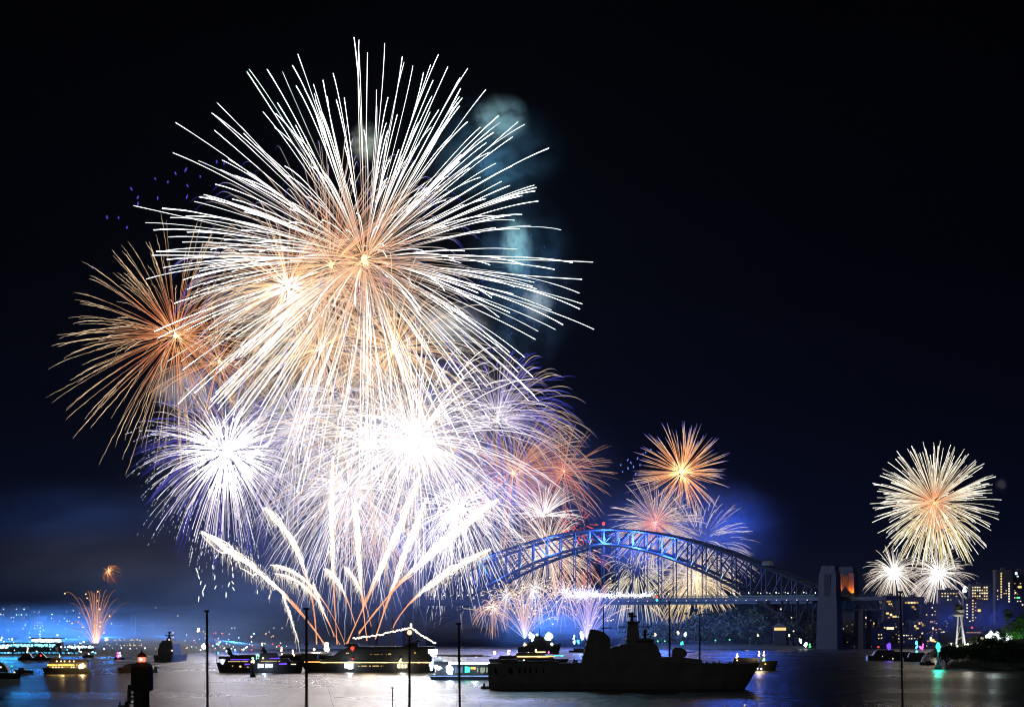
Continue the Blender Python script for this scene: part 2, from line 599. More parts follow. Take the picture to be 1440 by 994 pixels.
# ------------------------------------------------------------------ fireworks
class Sparks:
    def __init__(s):
        s.v, s.f, s.c = [], [], []
        s.n = 0

    def trail(s, pts, rad, cols, sides=3):
        """pts (k,3), rad (k,), cols (k,3): one glowing tube"""
        pts = np.asarray(pts, float)
        k = len(pts)
        d = np.gradient(pts, axis=0)
        d /= np.linalg.norm(d, axis=1)[:, None] + 1e-9
        ref = np.array([0.0, 1.0, 0.0])
        u = np.cross(d, ref)
        nn = np.linalg.norm(u, axis=1)
        u[nn < 1e-3] = (1, 0, 0)
        u /= np.linalg.norm(u, axis=1)[:, None]
        w_ = np.cross(d, u)
        rad = np.asarray(rad, float)
        ring = []
        for q in range(sides):
            a = 2 * PI * q / sides
            ring.append(pts + (u * math.cos(a) + w_ * math.sin(a)) * rad[:, None])
        V = np.stack(ring, 1).reshape(-1, 3)
        C = np.repeat(np.asarray(cols, float), sides, 0)
        b = s.n
        F_ = []
        for i in range(k - 1):
            for q in range(sides):
                r_ = (q + 1) % sides
                F_.append((b + i * sides + q, b + i * sides + r_, b + (i + 1) * sides + r_, b + (i + 1) * sides + q))
        F_.append(tuple(b + q for q in range(sides))[::-1])
        F_.append(tuple(b + (k - 1) * sides + q for q in range(sides)))
        s.v.append(V)
        s.c.append(C)
        s.f += F_
        s.n += len(V)

    def build(s, name, parent):
        me = bpy.data.meshes.new(name)
        V = np.concatenate(s.v)
        C = np.concatenate(s.c)
        org = np.array(parent.location) if parent else 0
        me.from_pydata((V - org).tolist(), [], s.f)
        a = me.attributes.new('spark', 'FLOAT_COLOR', 'POINT')
        a.data.foreach_set('color', np.concatenate([C, np.ones((len(C), 1))], 1).ravel())
        me.materials.append(M_SPARK)
        o = bpy.data.objects.new(name, me)
        COL.objects.link(o)
        o.parent = parent
        return o


def ramp(stops, s):
    xs = [q[0] for q in stops]
    return np.stack([np.interp(s, xs, [q[1][k] for q in stops]) for k in range(3)], 1)


def burst(label, cx, cy, d, r, n, stops, wpx=1.4, droop=0.1, s0=(0.02, 0.12), jit=0.18, ind=0, seed=1, dash=0.0, fat=1.0,
          squash=1.0, hook=0.0, flick=0.0, wiggle=0.0, up=None, K=14, thin=0.55, off=(0, 0), fade=0.25):
    """a shell burst: stars flung from (cx, cy) and slowed by the air while they fall"""
    rng = np.random.default_rng(seed)
    c = np.array(P(cx, cy, d))
    m = d / F
    rw = r * m
    o = thing('firework_burst', label, 'firework', tuple(c), group='fireworks in the sky')
    T = []
    for i in range(n):
        z = rng.uniform(-1, 1) if up is None else rng.uniform(up, 1)
        a = rng.uniform(0, 2 * PI)
        q = math.sqrt(max(0, 1 - z * z))
        di = np.array([q * math.cos(a), q * math.sin(a), z * squash])
        L = rw * (1 - jit * rng.random() ** 1.5) * (0.97 + 0.06 * rng.random())
        sa = rng.uniform(*s0)
        sb = 1.0
        s = np.linspace(sa, sb, K)
        e = (1 - np.exp(-1.1 * s)) / (1 - math.exp(-1.1))
        p = c + di * (L * e)[:, None]
        p[:, 2] -= droop * rw * s ** 2 * (0.85 + 0.3 * rng.random())
        p[:, 0] += off[0] * rw * s ** 2
        if wiggle:
            p += rng.normal(0, wiggle * m, p.shape) * (s[:, None] ** 0.5)
        w2 = rng.normal(0, 1, 3) * rw * 0.022
        p += w2 * (s ** 2)[:, None]
        if hook:
            hs = np.clip((s - 0.78) / 0.22, 0, 1)
            p[:, 2] -= hook * rw * hs ** 2
        col = ramp(stops, s) * (0.5 + 0.8 * rng.random())
        if flick == 0: col = col * rng.uniform(.75, 1.25, (K, 1))
        if flick:
            col *= rng.uniform(1 - flick, 1 + flick, (K, 1))
        rad = 0.5 * wpx * m * (thin + (1 - thin) * s) * (0.55 + 0.8 * rng.random()) * fat
        if fade: rad = rad * np.clip((1.04 - s) / fade, 0.2, 1)
        rad = rad * rng.uniform(0.8, 1.2, K)
        T.append((p, rad, col, np.hypot(p[-1, 0] - c[0], p[-1, 2] - c[2])))
    wide = s0[1] > .3
    heart = s0[0] < .1
    for i in range((60 if wide else min(26, n // 5)) if heart else 0):
        di = rng.normal(0, 1, 3)
        di /= np.linalg.norm(di)
        L = rw * rng.uniform(.02, .13 if wide else .065)
        T.append((np.array([c, c + di * L * .5, c + di * L]), np.array([.6, .5, .15]) * (.5 if wide else 1) * wpx * m, ramp(stops, np.array([0, .03, .12])) * 1.3, 0.0))
    e0 = np.array([0.0, 0.0, rw * .02])
    if heart: T.append((np.array([c - e0, c - e0 * .4, c + e0 * .4, c + e0]), np.array([.4, 1, 1, .4]) * rw * .016, ramp(stops, np.zeros(4)), 0.0))
    T.sort(key=lambda t: -t[3])
    rest = Sparks()
    one = 0
    for p, rad, col, _ in T:
        if one < ind and not dash:
            sp = Sparks()
            sp.trail(p, rad, col)
            sp.build('spark_trail', o)
            one += 1
            continue
        if dash and len(p) > 5:
            cut = int(K * (1 - dash))
            cut += int(rng.integers(-2, 3))
            cut = max(3, min(K - 2, cut))
            tgt = Sparks() if one < ind else rest
            tgt.trail(p[:cut], rad[:cut], col[:cut])
            k = cut
            while k < K - 1:
                if rng.random() < 0.62:
                    a_, b_ = p[k], p[k] + (p[k + 1] - p[k]) * rng.uniform(0.35, 0.9)
                    rest.trail([a_, b_], [rad[k] * .8, rad[k] * 0.6], [col[k], col[k]])
                k += 1
            if tgt is not rest:
                tgt.build('spark_trail', o)
                one += 1
            continue
        rest.trail(p, rad, col)
    if rest.n:
        tag(rest.build('spark_shower', o), kind='stuff')
    return o


def c3(r, g, b, k=1.0): return (r * k, g * k, b * k)


WHITE = c3(1, 0.97, 0.92, 2.0)
HOT = c3(1, 0.96, 0.9, 12)
PALE = c3(0.95, 0.85, 0.95, 1.5)
GOLD = c3(1.0, 0.62, 0.3, 0.85)
ORNG = c3(1.0, 0.36, 0.13, 1.1)
BLUE = c3(0.1, 0.12, 0.95)
VIOL = c3(0.22, 0.2, 0.8)

burst('huge white chrysanthemum firework with orange heart, largest and highest in the sky', 513, 365, 2300, 325, 430,
      [(0, c3(1, .6, .3, 3)), (.08, c3(1, .48, .27, 1.2)), (.25, c3(1, .74, .58, 1.2)), (.45, c3(1, .96, .92, 3.2)), (1, c3(.97, .98, 1, 4.5))],
      wpx=.9, droop=0.055, ind=100, seed=11, jit=0.36, thin=0.4, fade=0)
burst('orange and gold firework with hooked blue tips inside the huge white one', 466, 372, 2310, 240, 260,
      [(0, c3(1, .6, .3, 2)), (.2, c3(1, .42, .22, 1.1)), (.55, c3(1, .78, .62, 1.0)), (.8, c3(.9, .8, .85, .9)), (.9, BLUE), (1, BLUE)],
      wpx=.95, droop=0.14, ind=60, seed=12, hook=0.07)
burst('smaller gold firework left of the heart of the huge white one', 405, 402, 2320, 165, 190,
      [(0, HOT), (.08, c3(1, .6, .3, 2)), (.5, c3(1, .75, .52, 1.0)), (1, c3(1, .85, .7, .95))], wpx=.9, droop=0.2, ind=0, seed=13)
burst('gold firework with drooping beaded trails at the far left', 247, 472, 2350, 192, 270,
      [(0, c3(1, .7, .4, 3)), (.05, c3(1, .4, .15, 1.4)), (.2, c3(1, .32, .14, .75)), (.45, c3(1, .58, .32, .65)), (.7, c3(1, .7, .42, .8)), (1, c3(1, .76, .52, .9))],
      wpx=1.0, droop=0.09, ind=100, seed=14, flick=0.5, jit=0.33, wiggle=0.35, K=22)
burst('small orange firework below the far left gold one', 308, 508, 2340, 105, 90,
      [(0, c3(1, .7, .4, 3)), (.12, ORNG), (.6, GOLD), (1, GOLD)], wpx=.85, droop=0.2, seed=15)
burst('white and violet firework with broken falling trails at lower left', 318, 636, 2330, 152, 330,
      [(0, HOT), (.18, HOT), (.36, c3(1, .88, .97, 1.3)), (.65, c3(.92, .82, 1, .95)), (.82, c3(.9, .92, 1, 1.4)), (1, c3(.92, .95, 1, 1.6))],
      wpx=1.0, droop=0.26, ind=60, seed=16, s0=(.03, .35), dash=0.3, jit=0.4, K=22)
burst('blue willow firework behind the white and violet one', 330, 622, 2380, 155, 220,
      [(0, PALE), (.25, VIOL), (1, c3(.06, .06, .55))], wpx=.95, droop=0.22, seed=17)
burst('dazzling white firework, brightest of the lower middle', 585, 618, 2310, 228, 420,
      [(0, HOT), (.08, HOT), (.16, c3(1, .95, .94, 3)), (.4, c3(1, .93, .93, 1.7)), (1, c3(.97, .9, 1, 1.3))], wpx=.9, droop=0.25, seed=18, s0=(.03, .6), jit=0.55, wiggle=0.3, ind=60)
burst('cream and gold firework left of the dazzling white one', 520, 622, 2320, 185, 300,
      [(0, HOT), (.06, HOT), (.16, c3(1, .85, .62, 1.6)), (.45, c3(1, .68, .42, 1.0)), (1, c3(1, .74, .62, .85))], wpx=.85, droop=0.25, seed=19, s0=(.03, .55), jit=0.45)
burst('gold firework between the huge white one and the dazzling one', 555, 490, 2330, 178, 240,
      [(0, c3(1, .8, .5, 3)), (.1, c3(1, .55, .25, 1.6)), (.5, c3(1, .78, .56, 1.0)), (1, c3(1, .88, .78, 1.0))], wpx=.9, droop=0.25, seed=20, jit=0.35)
burst('gold firework low on the left flank of the huge white one', 450, 490, 2335, 165, 210,
      [(0, c3(1, .8, .5, 3)), (.1, c3(1, .55, .25, 1.6)), (.5, c3(1, .78, .56, 1.0)), (1, c3(1, .88, .78, 1.0))], wpx=.9, droop=0.25, seed=21, jit=0.35)
burst('white lilac firework filling the gap under the gold ones', 420, 600, 2345, 150, 260,
      [(0, PALE), (.3, c3(1, .92, .95, 1.0)), (1, c3(.95, .88, 1, .9))], wpx=.85, droop=0.25, seed=29, jit=0.5, wiggle=.4)
burst('orange firework above the left half of the bridge', 722, 665, 2995, 128, 240,
      [(0, c3(1, .6, .3, 2.5)), (.1, ORNG), (.4, c3(1, .5, .28, .85)), (1, c3(1, .7, .5, .75))], wpx=.95, droop=0.15, seed=22, ind=40)
burst('dull orange firework with a red heart right of the orange one', 793, 663, 2990, 82, 130,
      [(0, c3(1, .4, .2, 2)), (.12, c3(1, .25, .12, .8)), (.6, c3(1, .48, .25, .5)), (1, c3(1, .58, .38, .45))], wpx=.95, droop=0.1, seed=23, ind=60)
burst('gold and blue willow firework right of the dazzling white one', 700, 590, 2365, 148, 210,
      [(0, PALE), (.3, c3(.5, .42, .9, .8)), (.65, c3(1, .72, .5, .75)), (.85, c3(1, .78, .6, .65)), (1, BLUE)], wpx=.95, droop=0.32, seed=24, ind=30, up=-0.4)
burst('blue firework scattered behind the right side of the dazzling one', 690, 570, 2400, 128, 220,
      [(0, VIOL), (1, c3(.06, .07, .65))], wpx=1.0, droop=0.22, seed=25, s0=(.3, .7))
burst('violet spark shower under the left flank of the dazzling one', 490, 690, 2360, 155, 330,
      [(0, PALE), (.4, c3(.97, .92, 1, 1.3)), (1, c3(.85, .78, 1, 1.05))], wpx=.8, droop=0.35, seed=26, wiggle=0.6, jit=.6)
burst('white spark shower low above the left end of the bridge', 645, 715, 3000, 130, 330,
      [(0, HOT), (.3, c3(1, .95, .95, 1.7)), (1, c3(1, .9, .95, 1.3))], wpx=.8, droop=0.4, seed=27, s0=(.05, .5), wiggle=0.6, jit=.6)
burst('pink and cream firework low beside the left comets', 535, 745, 2365, 85, 160,
      [(0, WHITE), (.25, c3(1, .6, .6, 1.0)), (1, c3(1, .74, .7, .75))], wpx=.85, droop=0.25, seed=28)

# over and behind the bridge
burst('round orange firework with blue tips high above the right half of the bridge', 958, 664, 2930, 78, 190,
      [(0, c3(1, .7, .3, 4)), (.2, c3(1, .36, .14, 1.2)), (.65, c3(1, .6, .36, .85)), (.82, c3(.7, .5, .7, .6)), (1, c3(.08, .1, .7))],
      wpx=1.25, droop=0.02, ind=100, seed=31, jit=.25, off=(-.05, 0))
burst('pinkish firework with a red heart on the bridge crown', 922, 735, 2940, 76, 240,
      [(0, c3(1, .5, .4, 2)), (.1, c3(1, .3, .28, .9)), (.3, c3(1, .65, .5, .8)), (1, c3(.95, .8, .8, .85))], wpx=1.1, droop=0.12, ind=100, seed=32, jit=.35)
burst('pale violet firework on the right shoulder of the arch', 985, 764, 2950, 88, 280,
      [(0, c3(1, .85, .8, .8)), (.5, c3(.85, .75, .9, .7)), (1, c3(1, .85, .66, .9))], wpx=1.1, droop=0.14, ind=100, seed=33, jit=.35, s0=(.25, .6))
burst('golden firework behind the trusses of the right arch', 978, 812, 2960, 70, 240,
      [(0, c3(1, .8, .5, 2)), (.4, c3(1, .72, .4, 1.0)), (1, c3(1, .85, .6, .9))], wpx=1.05, droop=0.2, ind=60, seed=34, jit=.4)
burst('cream firework behind the left half of the bridge arch', 770, 775, 2990, 84, 280,
      [(0, c3(1, .8, .7, 1.6)), (.4, c3(1, .75, .55, 1.1)), (1, c3(1, .85, .7, 1.0))], wpx=1.0, droop=0.25, ind=60, seed=35, jit=.4)
burst('cream and red spark burst just above the left arch', 765, 725, 2985, 60, 90,
      [(0, WHITE), (.5, c3(1, .85, .75, 1.2)), (1, c3(1, .8, .65, 1))], wpx=1.3, droop=0.1, seed=36, up=-.1)
burst('red spark streaks just left of the bridge crown', 815, 735, 2985, 42, 46,
      [(0, c3(1, .1, .06, 1.2)), (1, c3(1, .12, .07, .9))], wpx=1.6, droop=0.0, seed=37, s0=(.3, .7), jit=.5, ind=20)
burst('red and gold spark streaks under the bridge crown', 815, 790, 2990, 62, 70,
      [(0, c3(1, .5, .4, 1)), (.5, c3(1, .2, .15, .9)), (1, c3(1, .6, .4, .8))], wpx=1.3, droop=0.3, seed=38, s0=(.2, .6), jit=.4, ind=30)
burst('small orange firework hanging low under the left end of the bridge', 692, 853, 2700, 30, 46,
      [(0, c3(1, .8, .5, 3)), (.3, c3(1, .5, .25, 1)), (1, c3(1, .6, .35, .7))], wpx=1.2, droop=0.6, seed=39)
burst('pale spark burst above the deck in the middle of the bridge', 895, 805, 2985, 62, 150,
      [(0, c3(1, .85, .6, 1)), (1, c3(.9, .85, .7, .8))], wpx=1.1, droop=0.5, seed=40, s0=(.1, .5), jit=.4)

burst('cream spark spray under the deck, leftmost of three over the fountains', 712, 838, 2700, 36, 60,
      [(0, WHITE), (.3, c3(1, .8, .6, 1.1)), (1, c3(1, .65, .4, .8))], wpx=1.0, droop=0.5, seed=41, jit=.5)
burst('cream spark spray on the deck edge, middle of three over the fountains', 752, 826, 2700, 44, 70,
      [(0, WHITE), (.3, c3(1, .85, .7, 1.1)), (1, c3(1, .68, .45, .8))], wpx=1.0, droop=0.5, seed=42, jit=.5)
burst('pinkish spark spray under the deck, rightmost of three over the fountains', 796, 834, 2700, 40, 70,
      [(0, WHITE), (.3, c3(1, .75, .8, 1.1)), (1, c3(1, .6, .55, .8))], wpx=1.0, droop=0.5, seed=43, jit=.5)

# far right
burst('lone white firework with orange heart above the city on the right', 1314, 707, 2860, 94, 430,
      [(0, c3(1, .55, .25, 2)), (.1, c3(1, .36, .16, 1.0)), (.26, c3(1, .72, .45, 1.0)), (.6, c3(1, .88, .68, 1.3)), (1, c3(1, .97, .85, 1.4))],
      wpx=.95, droop=0.06, ind=100, seed=51, jit=.36, thin=.4, fade=0)
burst('gold rain under the lone white firework on the right', 1315, 735, 2862, 62, 80,
      [(0, ORNG), (.4, c3(1, .7, .3, .9)), (1, c3(.9, .9, .4, .8))], wpx=1.4, droop=0.5, seed=52)
burst('small white spark ball low over the city, left of a pair', 1257, 804, 2850, 50, 220,
      [(0, HOT), (.12, WHITE), (.4, c3(1, .9, .8, 1.1)), (1, c3(1, .82, .62, .7))], wpx=.85, droop=0.2, ind=40, seed=53, jit=.5)
burst('small white spark ball low over the city, right of a pair', 1320, 806, 2850, 56, 240,
      [(0, HOT), (.12, WHITE), (.4, c3(1, .9, .85, 1.1)), (1, c3(1, .84, .7, .7))], wpx=.85, droop=0.2, ind=40, seed=54, jit=.5)
burst('tiny orange firework over the left shore', 153, 803, 2300, 16, 26,
      [(0, c3(1, .5, .2, 3)), (.4, c3(1, .3, .1, .6)), (1, c3(1, .4, .2, .3))], wpx=1.1, droop=0.4, seed=55, off=(.4, 0))


def curve3(a, b, c_, n):
    t = np.linspace(0, 1, n)[:, None]
    return (1 - t) ** 2 * a + 2 * t * (1 - t) * b + t ** 2 * c_


def fountain(label, bx, by, d, tips, w0=1.4, cols=None, stars=0, starcol=(2, 1.2, .6), seed=1, base=None):
    rng = np.random.default_rng(seed)
    o0 = np.array(P(bx, by, d))
    o = thing('firework_fountain', label, 'firework', tuple(o0), group='fireworks in the sky')
    m = d / F
    sh = Sparks()
    for i, (tx, ty, fall) in enumerate(tips):
        e = np.array(P(tx, ty, d + rng.uniform(-20, 20)))
        mid = np.array(P(bx + (tx - bx) * 0.55, min(by, ty) - 0.15 * abs(by - ty) * fall + (by - ty) * 0.25 * (1 - fall), d))
        p = curve3(o0, mid, e, 12)
        s = np.linspace(0, 1, 12)
        sp = Sparks()
        sp.trail(p, 0.5 * w0 * m * (0.6 + 0.4 * s) * rng.uniform(.7, 1.3), ramp(cols, s) * rng.uniform(.7, 1.3))
        sp.build('spark_trail', o)
    for k in range(stars):
        tx, ty, _ = tips[rng.integers(len(tips))]
        q = np.array(P(tx + rng.normal(0, 6), ty + rng.normal(4, 8), d))
        sh.trail([q, q + np.array([rng.normal(0, .6), 0, -1.2 * m])], [1.0 * m, .8 * m], [starcol, starcol], 5)
    if sh.n: tag(sh.build('star_shower', o), kind='stuff')
    return o


rg = np.random.default_rng(77)
fountain('orange fountain firework rising from the left shore', 135, 912, 2200,
         [(137 + rg.normal(0, 17), 850 + rg.uniform(-22, 35), 0.8) for _ in range(80)], 0.6,
         [(0, c3(1, .75, .6, 2.5)), (.25, c3(1, .5, .3, .9)), (1, c3(1, .33, .14, .35))], 16, c3(1, .6, .2, 2.5), 5)
fountain('pink and gold fountain firework from the barge under the left of the bridge', 738, 898, 2450,
         [(738 + rg.normal(0, 30), 838 + rg.uniform(-25, 30), 0.6) for _ in range(48)], 1.0,
         [(0, c3(.5, .6, 1, 1.8)), (.25, c3(1, .6, .55, .8)), (1, c3(1, .76, .5, 1))], 40, c3(1, .75, .45, 2), 6)
fountain('violet fountain firework from the barge under the middle of the bridge', 826, 900, 2450,
         [(828 + rg.normal(0, 28), 842 + rg.uniform(-25, 26), 0.6) for _ in range(56)], .95,
         [(0, c3(.5, .5, 1, 2)), (.35, c3(.6, .45, 1, .9)), (.7, c3(1, .68, .7, .9)), (1, c3(1, .76, .55, 1))], 40, c3(1, .8, .6, 2), 7)
fountain('golden fountain firework under the right of the bridge deck', 950, 905, 2720,
         [(915 + i * 11 + rg.normal(0, 5), 846 + rg.uniform(-6, 8), 0.2) for i in range(9)], 2.0,
         [(0, c3(.3, .2, .1, .4)), (.5, c3(1, .7, .3, .5)), (1, c3(1, .8, .45, 1.1))], 0, (1, 1, 1), 8)


def comet(label, pts, d, w0, seed, fuzz=1.0, head=c3(1, .93, .82, 2.2), tail=c3(1, .42, .2, 1.5), sw=0.45):
    """a thick comet trail: many burning strands along one arc and sparks that fall from it"""
    rng = np.random.default_rng(seed)
    m = d / F
    Q = [np.array(P(x, y, d)) for x, y in pts]
    path = curve3(Q[0], 2 * Q[1] - 0.5 * (Q[0] + Q[2]), Q[2], 26)
    o = thing('firework_comet', label, 'firework', tuple(Q[0]), group='comet fireworks rising from the barges')
    s = np.linspace(0, 1, 26)
    env = np.clip(0.18 + 0.82 * np.clip((s - 0.2) / 0.5, 0, 1), 0, 1) * np.clip((1.03 - s) / 0.14, 0, 1)
    col = ramp([(0, tail), (sw - .12, tail), (sw + .05, head), (1, head)], s)
    body = Sparks()
    for k in range(16):
        off = rng.normal(0, 1, (26, 3))
        off[1:-1] = (off[:-2] + off[1:-1] + off[2:]) / 3
        body.trail(path + off * (env * w0 * 0.46 * m)[:, None], np.maximum(env, .15) * w0 * 0.06 * m * rng.uniform(.5, 1.4, 26), col * rng.uniform(.5, 1.2, (26, 1)))
    body.trail(path, np.maximum(env, .12) * w0 * 0.14 * m * rng.uniform(.7, 1.3, 26), col)
    body.build('comet_trail', o)
    sp = Sparks()
    for k in range(int(380 * fuzz)):
        q = rng.uniform(sw, 1) ** 0.8
        i = min(25, int(q * 25))
        p = path[i] + rng.normal(0, 1, 3) * env[i] * w0 * 0.5 * m
        L = rng.exponential(5) * m
        e = p + np.array([rng.normal(0, .25) * L, 0, -L])
        sp.trail([p, e], [0.34 * m, 0.15 * m], [c3(1, .9, .75, 1.3), c3(1, .85, .7, .8)])
    if sp.n: tag(sp.build('falling_sparks', o), kind='stuff')
    return o


comet('thick white comet firework arching far out to the left', [(458, 908), (385, 822), (283, 748)], 2150, 12, 1, 1.4)
comet('thick white comet firework leaning left above the purple boats', [(445, 905), (425, 790), (372, 714)], 2160, 9, 2)
comet('tall upright white comet firework left of the middle', [(474, 905), (468, 780), (468, 640)], 2170, 7, 3)
comet('curled white comet firework with its head left of the black mast', [(486, 908), (440, 826), (380, 794)], 2150, 4.5, 4, .6)
comet('lower curled white comet firework near the black mast', [(470, 895), (436, 832), (386, 806)], 2155, 4.5, 5, .6)
comet('short white comet firework leaning left over the yacht', [(500, 880), (480, 826), (456, 800)], 2150, 6, 6, .6)
comet('upright white comet firework over the front of the yacht', [(516, 900), (506, 800), (500, 704)], 2160, 8, 7)
comet('tall white comet firework leaning right over the yacht', [(486, 908), (535, 800), (592, 668)], 2170, 10, 8)
comet('white comet firework rising right beside the tall one', [(528, 898), (556, 815), (600, 700)], 2165, 9, 9)
comet('white comet firework arching right towards the bridge', [(505, 890), (592, 790), (700, 702)], 2160, 13, 10, 1.4)
comet('low white comet firework arching right over the white lit boat', [(552, 884), (600, 826), (690, 772)], 2150, 9, 11, 1.3)
comet('thin orange comet firework leaning left under the far out one', [(478, 906), (455, 860), (440, 818)], 2150, 3.4, 12, .4)
comet('thin white comet firework leaning left above the barge fires', [(420, 902), (410, 872), (396, 830)], 2150, 3.4, 13, .3, sw=.05)
comet('slim white comet firework curving left above the yacht bow', [(522, 880), (505, 826), (484, 796)], 2150, 5, 14, .5)

# dashes of falling sparks under the left bursts and stray blue stars
def strays(label, spots, d, col, wpx, L, seed, name='stray_sparks'):
    rng = np.random.default_rng(seed)
    m = d / F
    sp = Sparks()
    for x, y in spots:
        p = np.array(P(x, y, d + rng.uniform(-40, 40)))
        dx = rng.normal(0, .35)
        q = p + np.array([dx * L * m, 0, rng.uniform(.6, 1.3) * L * m])
        sp.trail([p, (p + q) / 2, q], [wpx * .3 * m, wpx * .5 * m, wpx * .3 * m], [col] * 3)
    o = thing('firework_sparks', label, 'firework', (0, 0, 0), group='fireworks in the sky')
    tag(sp.build(name, o), kind='stuff')


strays('scattered dim blue stars left of the huge white firework',
       [(186, 268), (193, 280), (219, 253), (236, 258), (260, 242), (222, 281), (151, 308), (167, 308), (178, 322), (290, 232), (305, 230), (248, 246),
        (265, 263), (262, 280), (194, 290), (130, 378), (282, 250), (315, 232)], 2330, c3(.12, .1, .85, .8), 2.4, 5, 5)
strays('cluster of blue stars between the orange fireworks', [(882, 648), (888, 652), (896, 646), (891, 658), (884, 660), (876, 664), (893, 668), (905, 640), (908, 637), (873, 655), (900, 655), (915, 634)],
       2500, c3(.2, .3, .9, .9), 2.2, 3, 6)
strays('broken white spark dashes falling at the lower left', [(281 + rg.normal(0, 3), 846 - i * 8) for i in range(6)] + [(330 - i, 830 - i * 9) for i in range(6)] +
       [(302, 828), (302, 815), (318, 840), (321, 825), (355, 812), (362, 835), (378, 842), (385, 830), (350, 790), (300, 800), (303, 785)], 2250, c3(1, .97, .9, 1.6), 1.7, 7, 7)
strays('blue specks right of the huge white firework', [(700 + rg.normal(30, 28), 400 + rg.normal(20, 30)) for _ in range(160)], 2345, c3(.12, .22, .8, .8), 1.1, 1.3, 8)


# ------------------------------------------------------------------ the arch bridge
def bridge():
    th = R(28.6)
    root = thing('arch_bridge', 'long steel arch bridge with trusses lit blue and lamps along its deck', 'bridge', (111.0, 2740.0, 0.0), -th)
    H = 251.0
    NP = 28
    def zl(u): return 12 + 105 * (1 - abs(u / H) ** 1.62)
    def zt(u):
        a = abs(u) / H
        return 134 - 71 * a ** 1.75 + 3.0 * max(0, a - .8) / .2
    us = [-H + 2 * H * i / NP for i in range(NP + 1)]
    for y in (-15.0, 15.0):
        b = MB()
        for i in range(NP):
            a, c_ = us[i], us[i + 1]
            b.bar((a, y, zl(a)), (c_, y, zl(c_)), 1.7, n=4)
            b.bar((a, y, zt(a)), (c_, y, zt(c_)), 1.5, n=4)
            if i < NP // 2: b.bar((a, y, zt(a)), (c_, y, zl(c_)), 0.9, n=4)
            else: b.bar((c_, y, zt(c_)), (a, y, zl(a)), 0.9, n=4)
        for u in us:
            b.bar((u, y, zl(u)), (u, y, zt(u)), 0.95, n=4)
        b.build('arch_truss', M_STEEL, root)
    b = MB()
    for i, u in enumerate(us):
        b.bar((u, -15, zt(u)), (u, 15, zt(u)), 0.5, n=4)
        b.bar((u, -15, zl(u)), (u, 15, zl(u)), 0.5, n=4)
        if i < NP:
            v = us[i + 1]
            for z in (zt, zl):
                b.bar((u, -15, z(u)), (v, 15, z(v)), 0.35, n=4)
                b.bar((u, 15, z(u)), (v, -15, z(v)), 0.35, n=4)
    b.build('sway_bracing', M_STEEL, root)
    ZD = 56.0
    for u in us:
        if zl(u) > ZD + 3:
            for y in (-15.0, 15.0):
                h = MB()
                h.bar((u, y, ZD), (u, y, zl(u)), 0.6, n=4)
                h.build('hanger', M_STEEL, root)
        elif zl(u) < ZD - 6:
            for y in (-15.0, 15.0):
                h = MB()
                h.bar((u, y, zl(u)), (u, y, ZD), 0.7, n=4)
                h.build('deck_post', M_STEEL, root)
    d = MB()
    d.box(-340, 335, -18, 18, ZD - 4, ZD)
    d.box(-H, H, -14, 14, ZD - 7, ZD - 4.002)
    d.build('deck', mat('deck_steel', (.016, .017, .02), .6), root)
    for y in (-17.6, 17.6):
        r = MB()
        for z in (1.0, 2.2): r.box(-340, 335, y - .12, y + .12, ZD + z, ZD + z + .14)
        for i in range(68): r.box(-340 + i * 10, -340 + i * 10 + .2, y - .1, y + .1, ZD, ZD + 2.3)
        r.build('railing', M_STEEL, root)
    # approach spans on piers with lattice girders
    for sgn in (-1, 1):
        for k in range(1):
            x = sgn * (H + 55 + k * 62)
            p = MB()
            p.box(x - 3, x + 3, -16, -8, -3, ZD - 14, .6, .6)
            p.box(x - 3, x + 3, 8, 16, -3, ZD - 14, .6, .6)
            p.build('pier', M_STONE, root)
        g = MB()
        x0, x1 = sgn * (H + 36), sgn * (H + 84)
        n = 10
        for y in (-14, 14):
            g.bar((x0, y, ZD - 14), (x1, y, ZD - 14), .5, n=4)
            for i in range(n):
                a, c_ = x0 + (x1 - x0) * i / n, x0 + (x1 - x0) * (i + 1) / n
                za, zb = (ZD - 4.2, ZD - 14) if i % 2 else (ZD - 14, ZD - 4.2)
                g.bar((a, y, za), (c_, y, zb), .35, n=4)
        g.build('approach_girder', M_CONC, root)
    for sgn in (-1, 1):
        for y in (-27.0, 27.0):
            x = sgn * (H + 24)
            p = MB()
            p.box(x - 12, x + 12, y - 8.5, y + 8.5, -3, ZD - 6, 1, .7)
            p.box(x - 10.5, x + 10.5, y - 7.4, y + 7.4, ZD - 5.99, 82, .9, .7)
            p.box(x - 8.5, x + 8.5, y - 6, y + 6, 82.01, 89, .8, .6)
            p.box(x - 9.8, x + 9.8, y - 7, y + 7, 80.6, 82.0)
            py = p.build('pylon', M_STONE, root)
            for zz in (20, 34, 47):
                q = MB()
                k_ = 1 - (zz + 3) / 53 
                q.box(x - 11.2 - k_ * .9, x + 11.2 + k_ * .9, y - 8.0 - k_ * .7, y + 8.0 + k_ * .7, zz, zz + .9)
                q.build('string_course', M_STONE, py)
            q = MB()
            q.box(x - 3.6, x + 3.6, y - 7.5, y - 6.2, ZD + .5, 79.5)  # added dark panel, stands in for the unlit gap between the orange strips
            q.build('unlit_gap_panel', mat('unlit_gap_black', (.006, .006, .006), .9), py)
    # lamps
    for i in range(46):
        u = -240 + i * 10.7
        for y, z, s in ((-17, 4.6, .5), (17, 4.6, .45)):
            l = MB()
            l.cur = 0
            l.bar((u, y, ZD), (u, y, ZD + z), .12, n=4)
            l.cur = 1
            l.ball((u, y, ZD + z + .4), s * 1.15, 6, 4)
            l.build('deck_lamp', [M_STEEL, G_CREAM if i % 3 else G_WHITE], root)
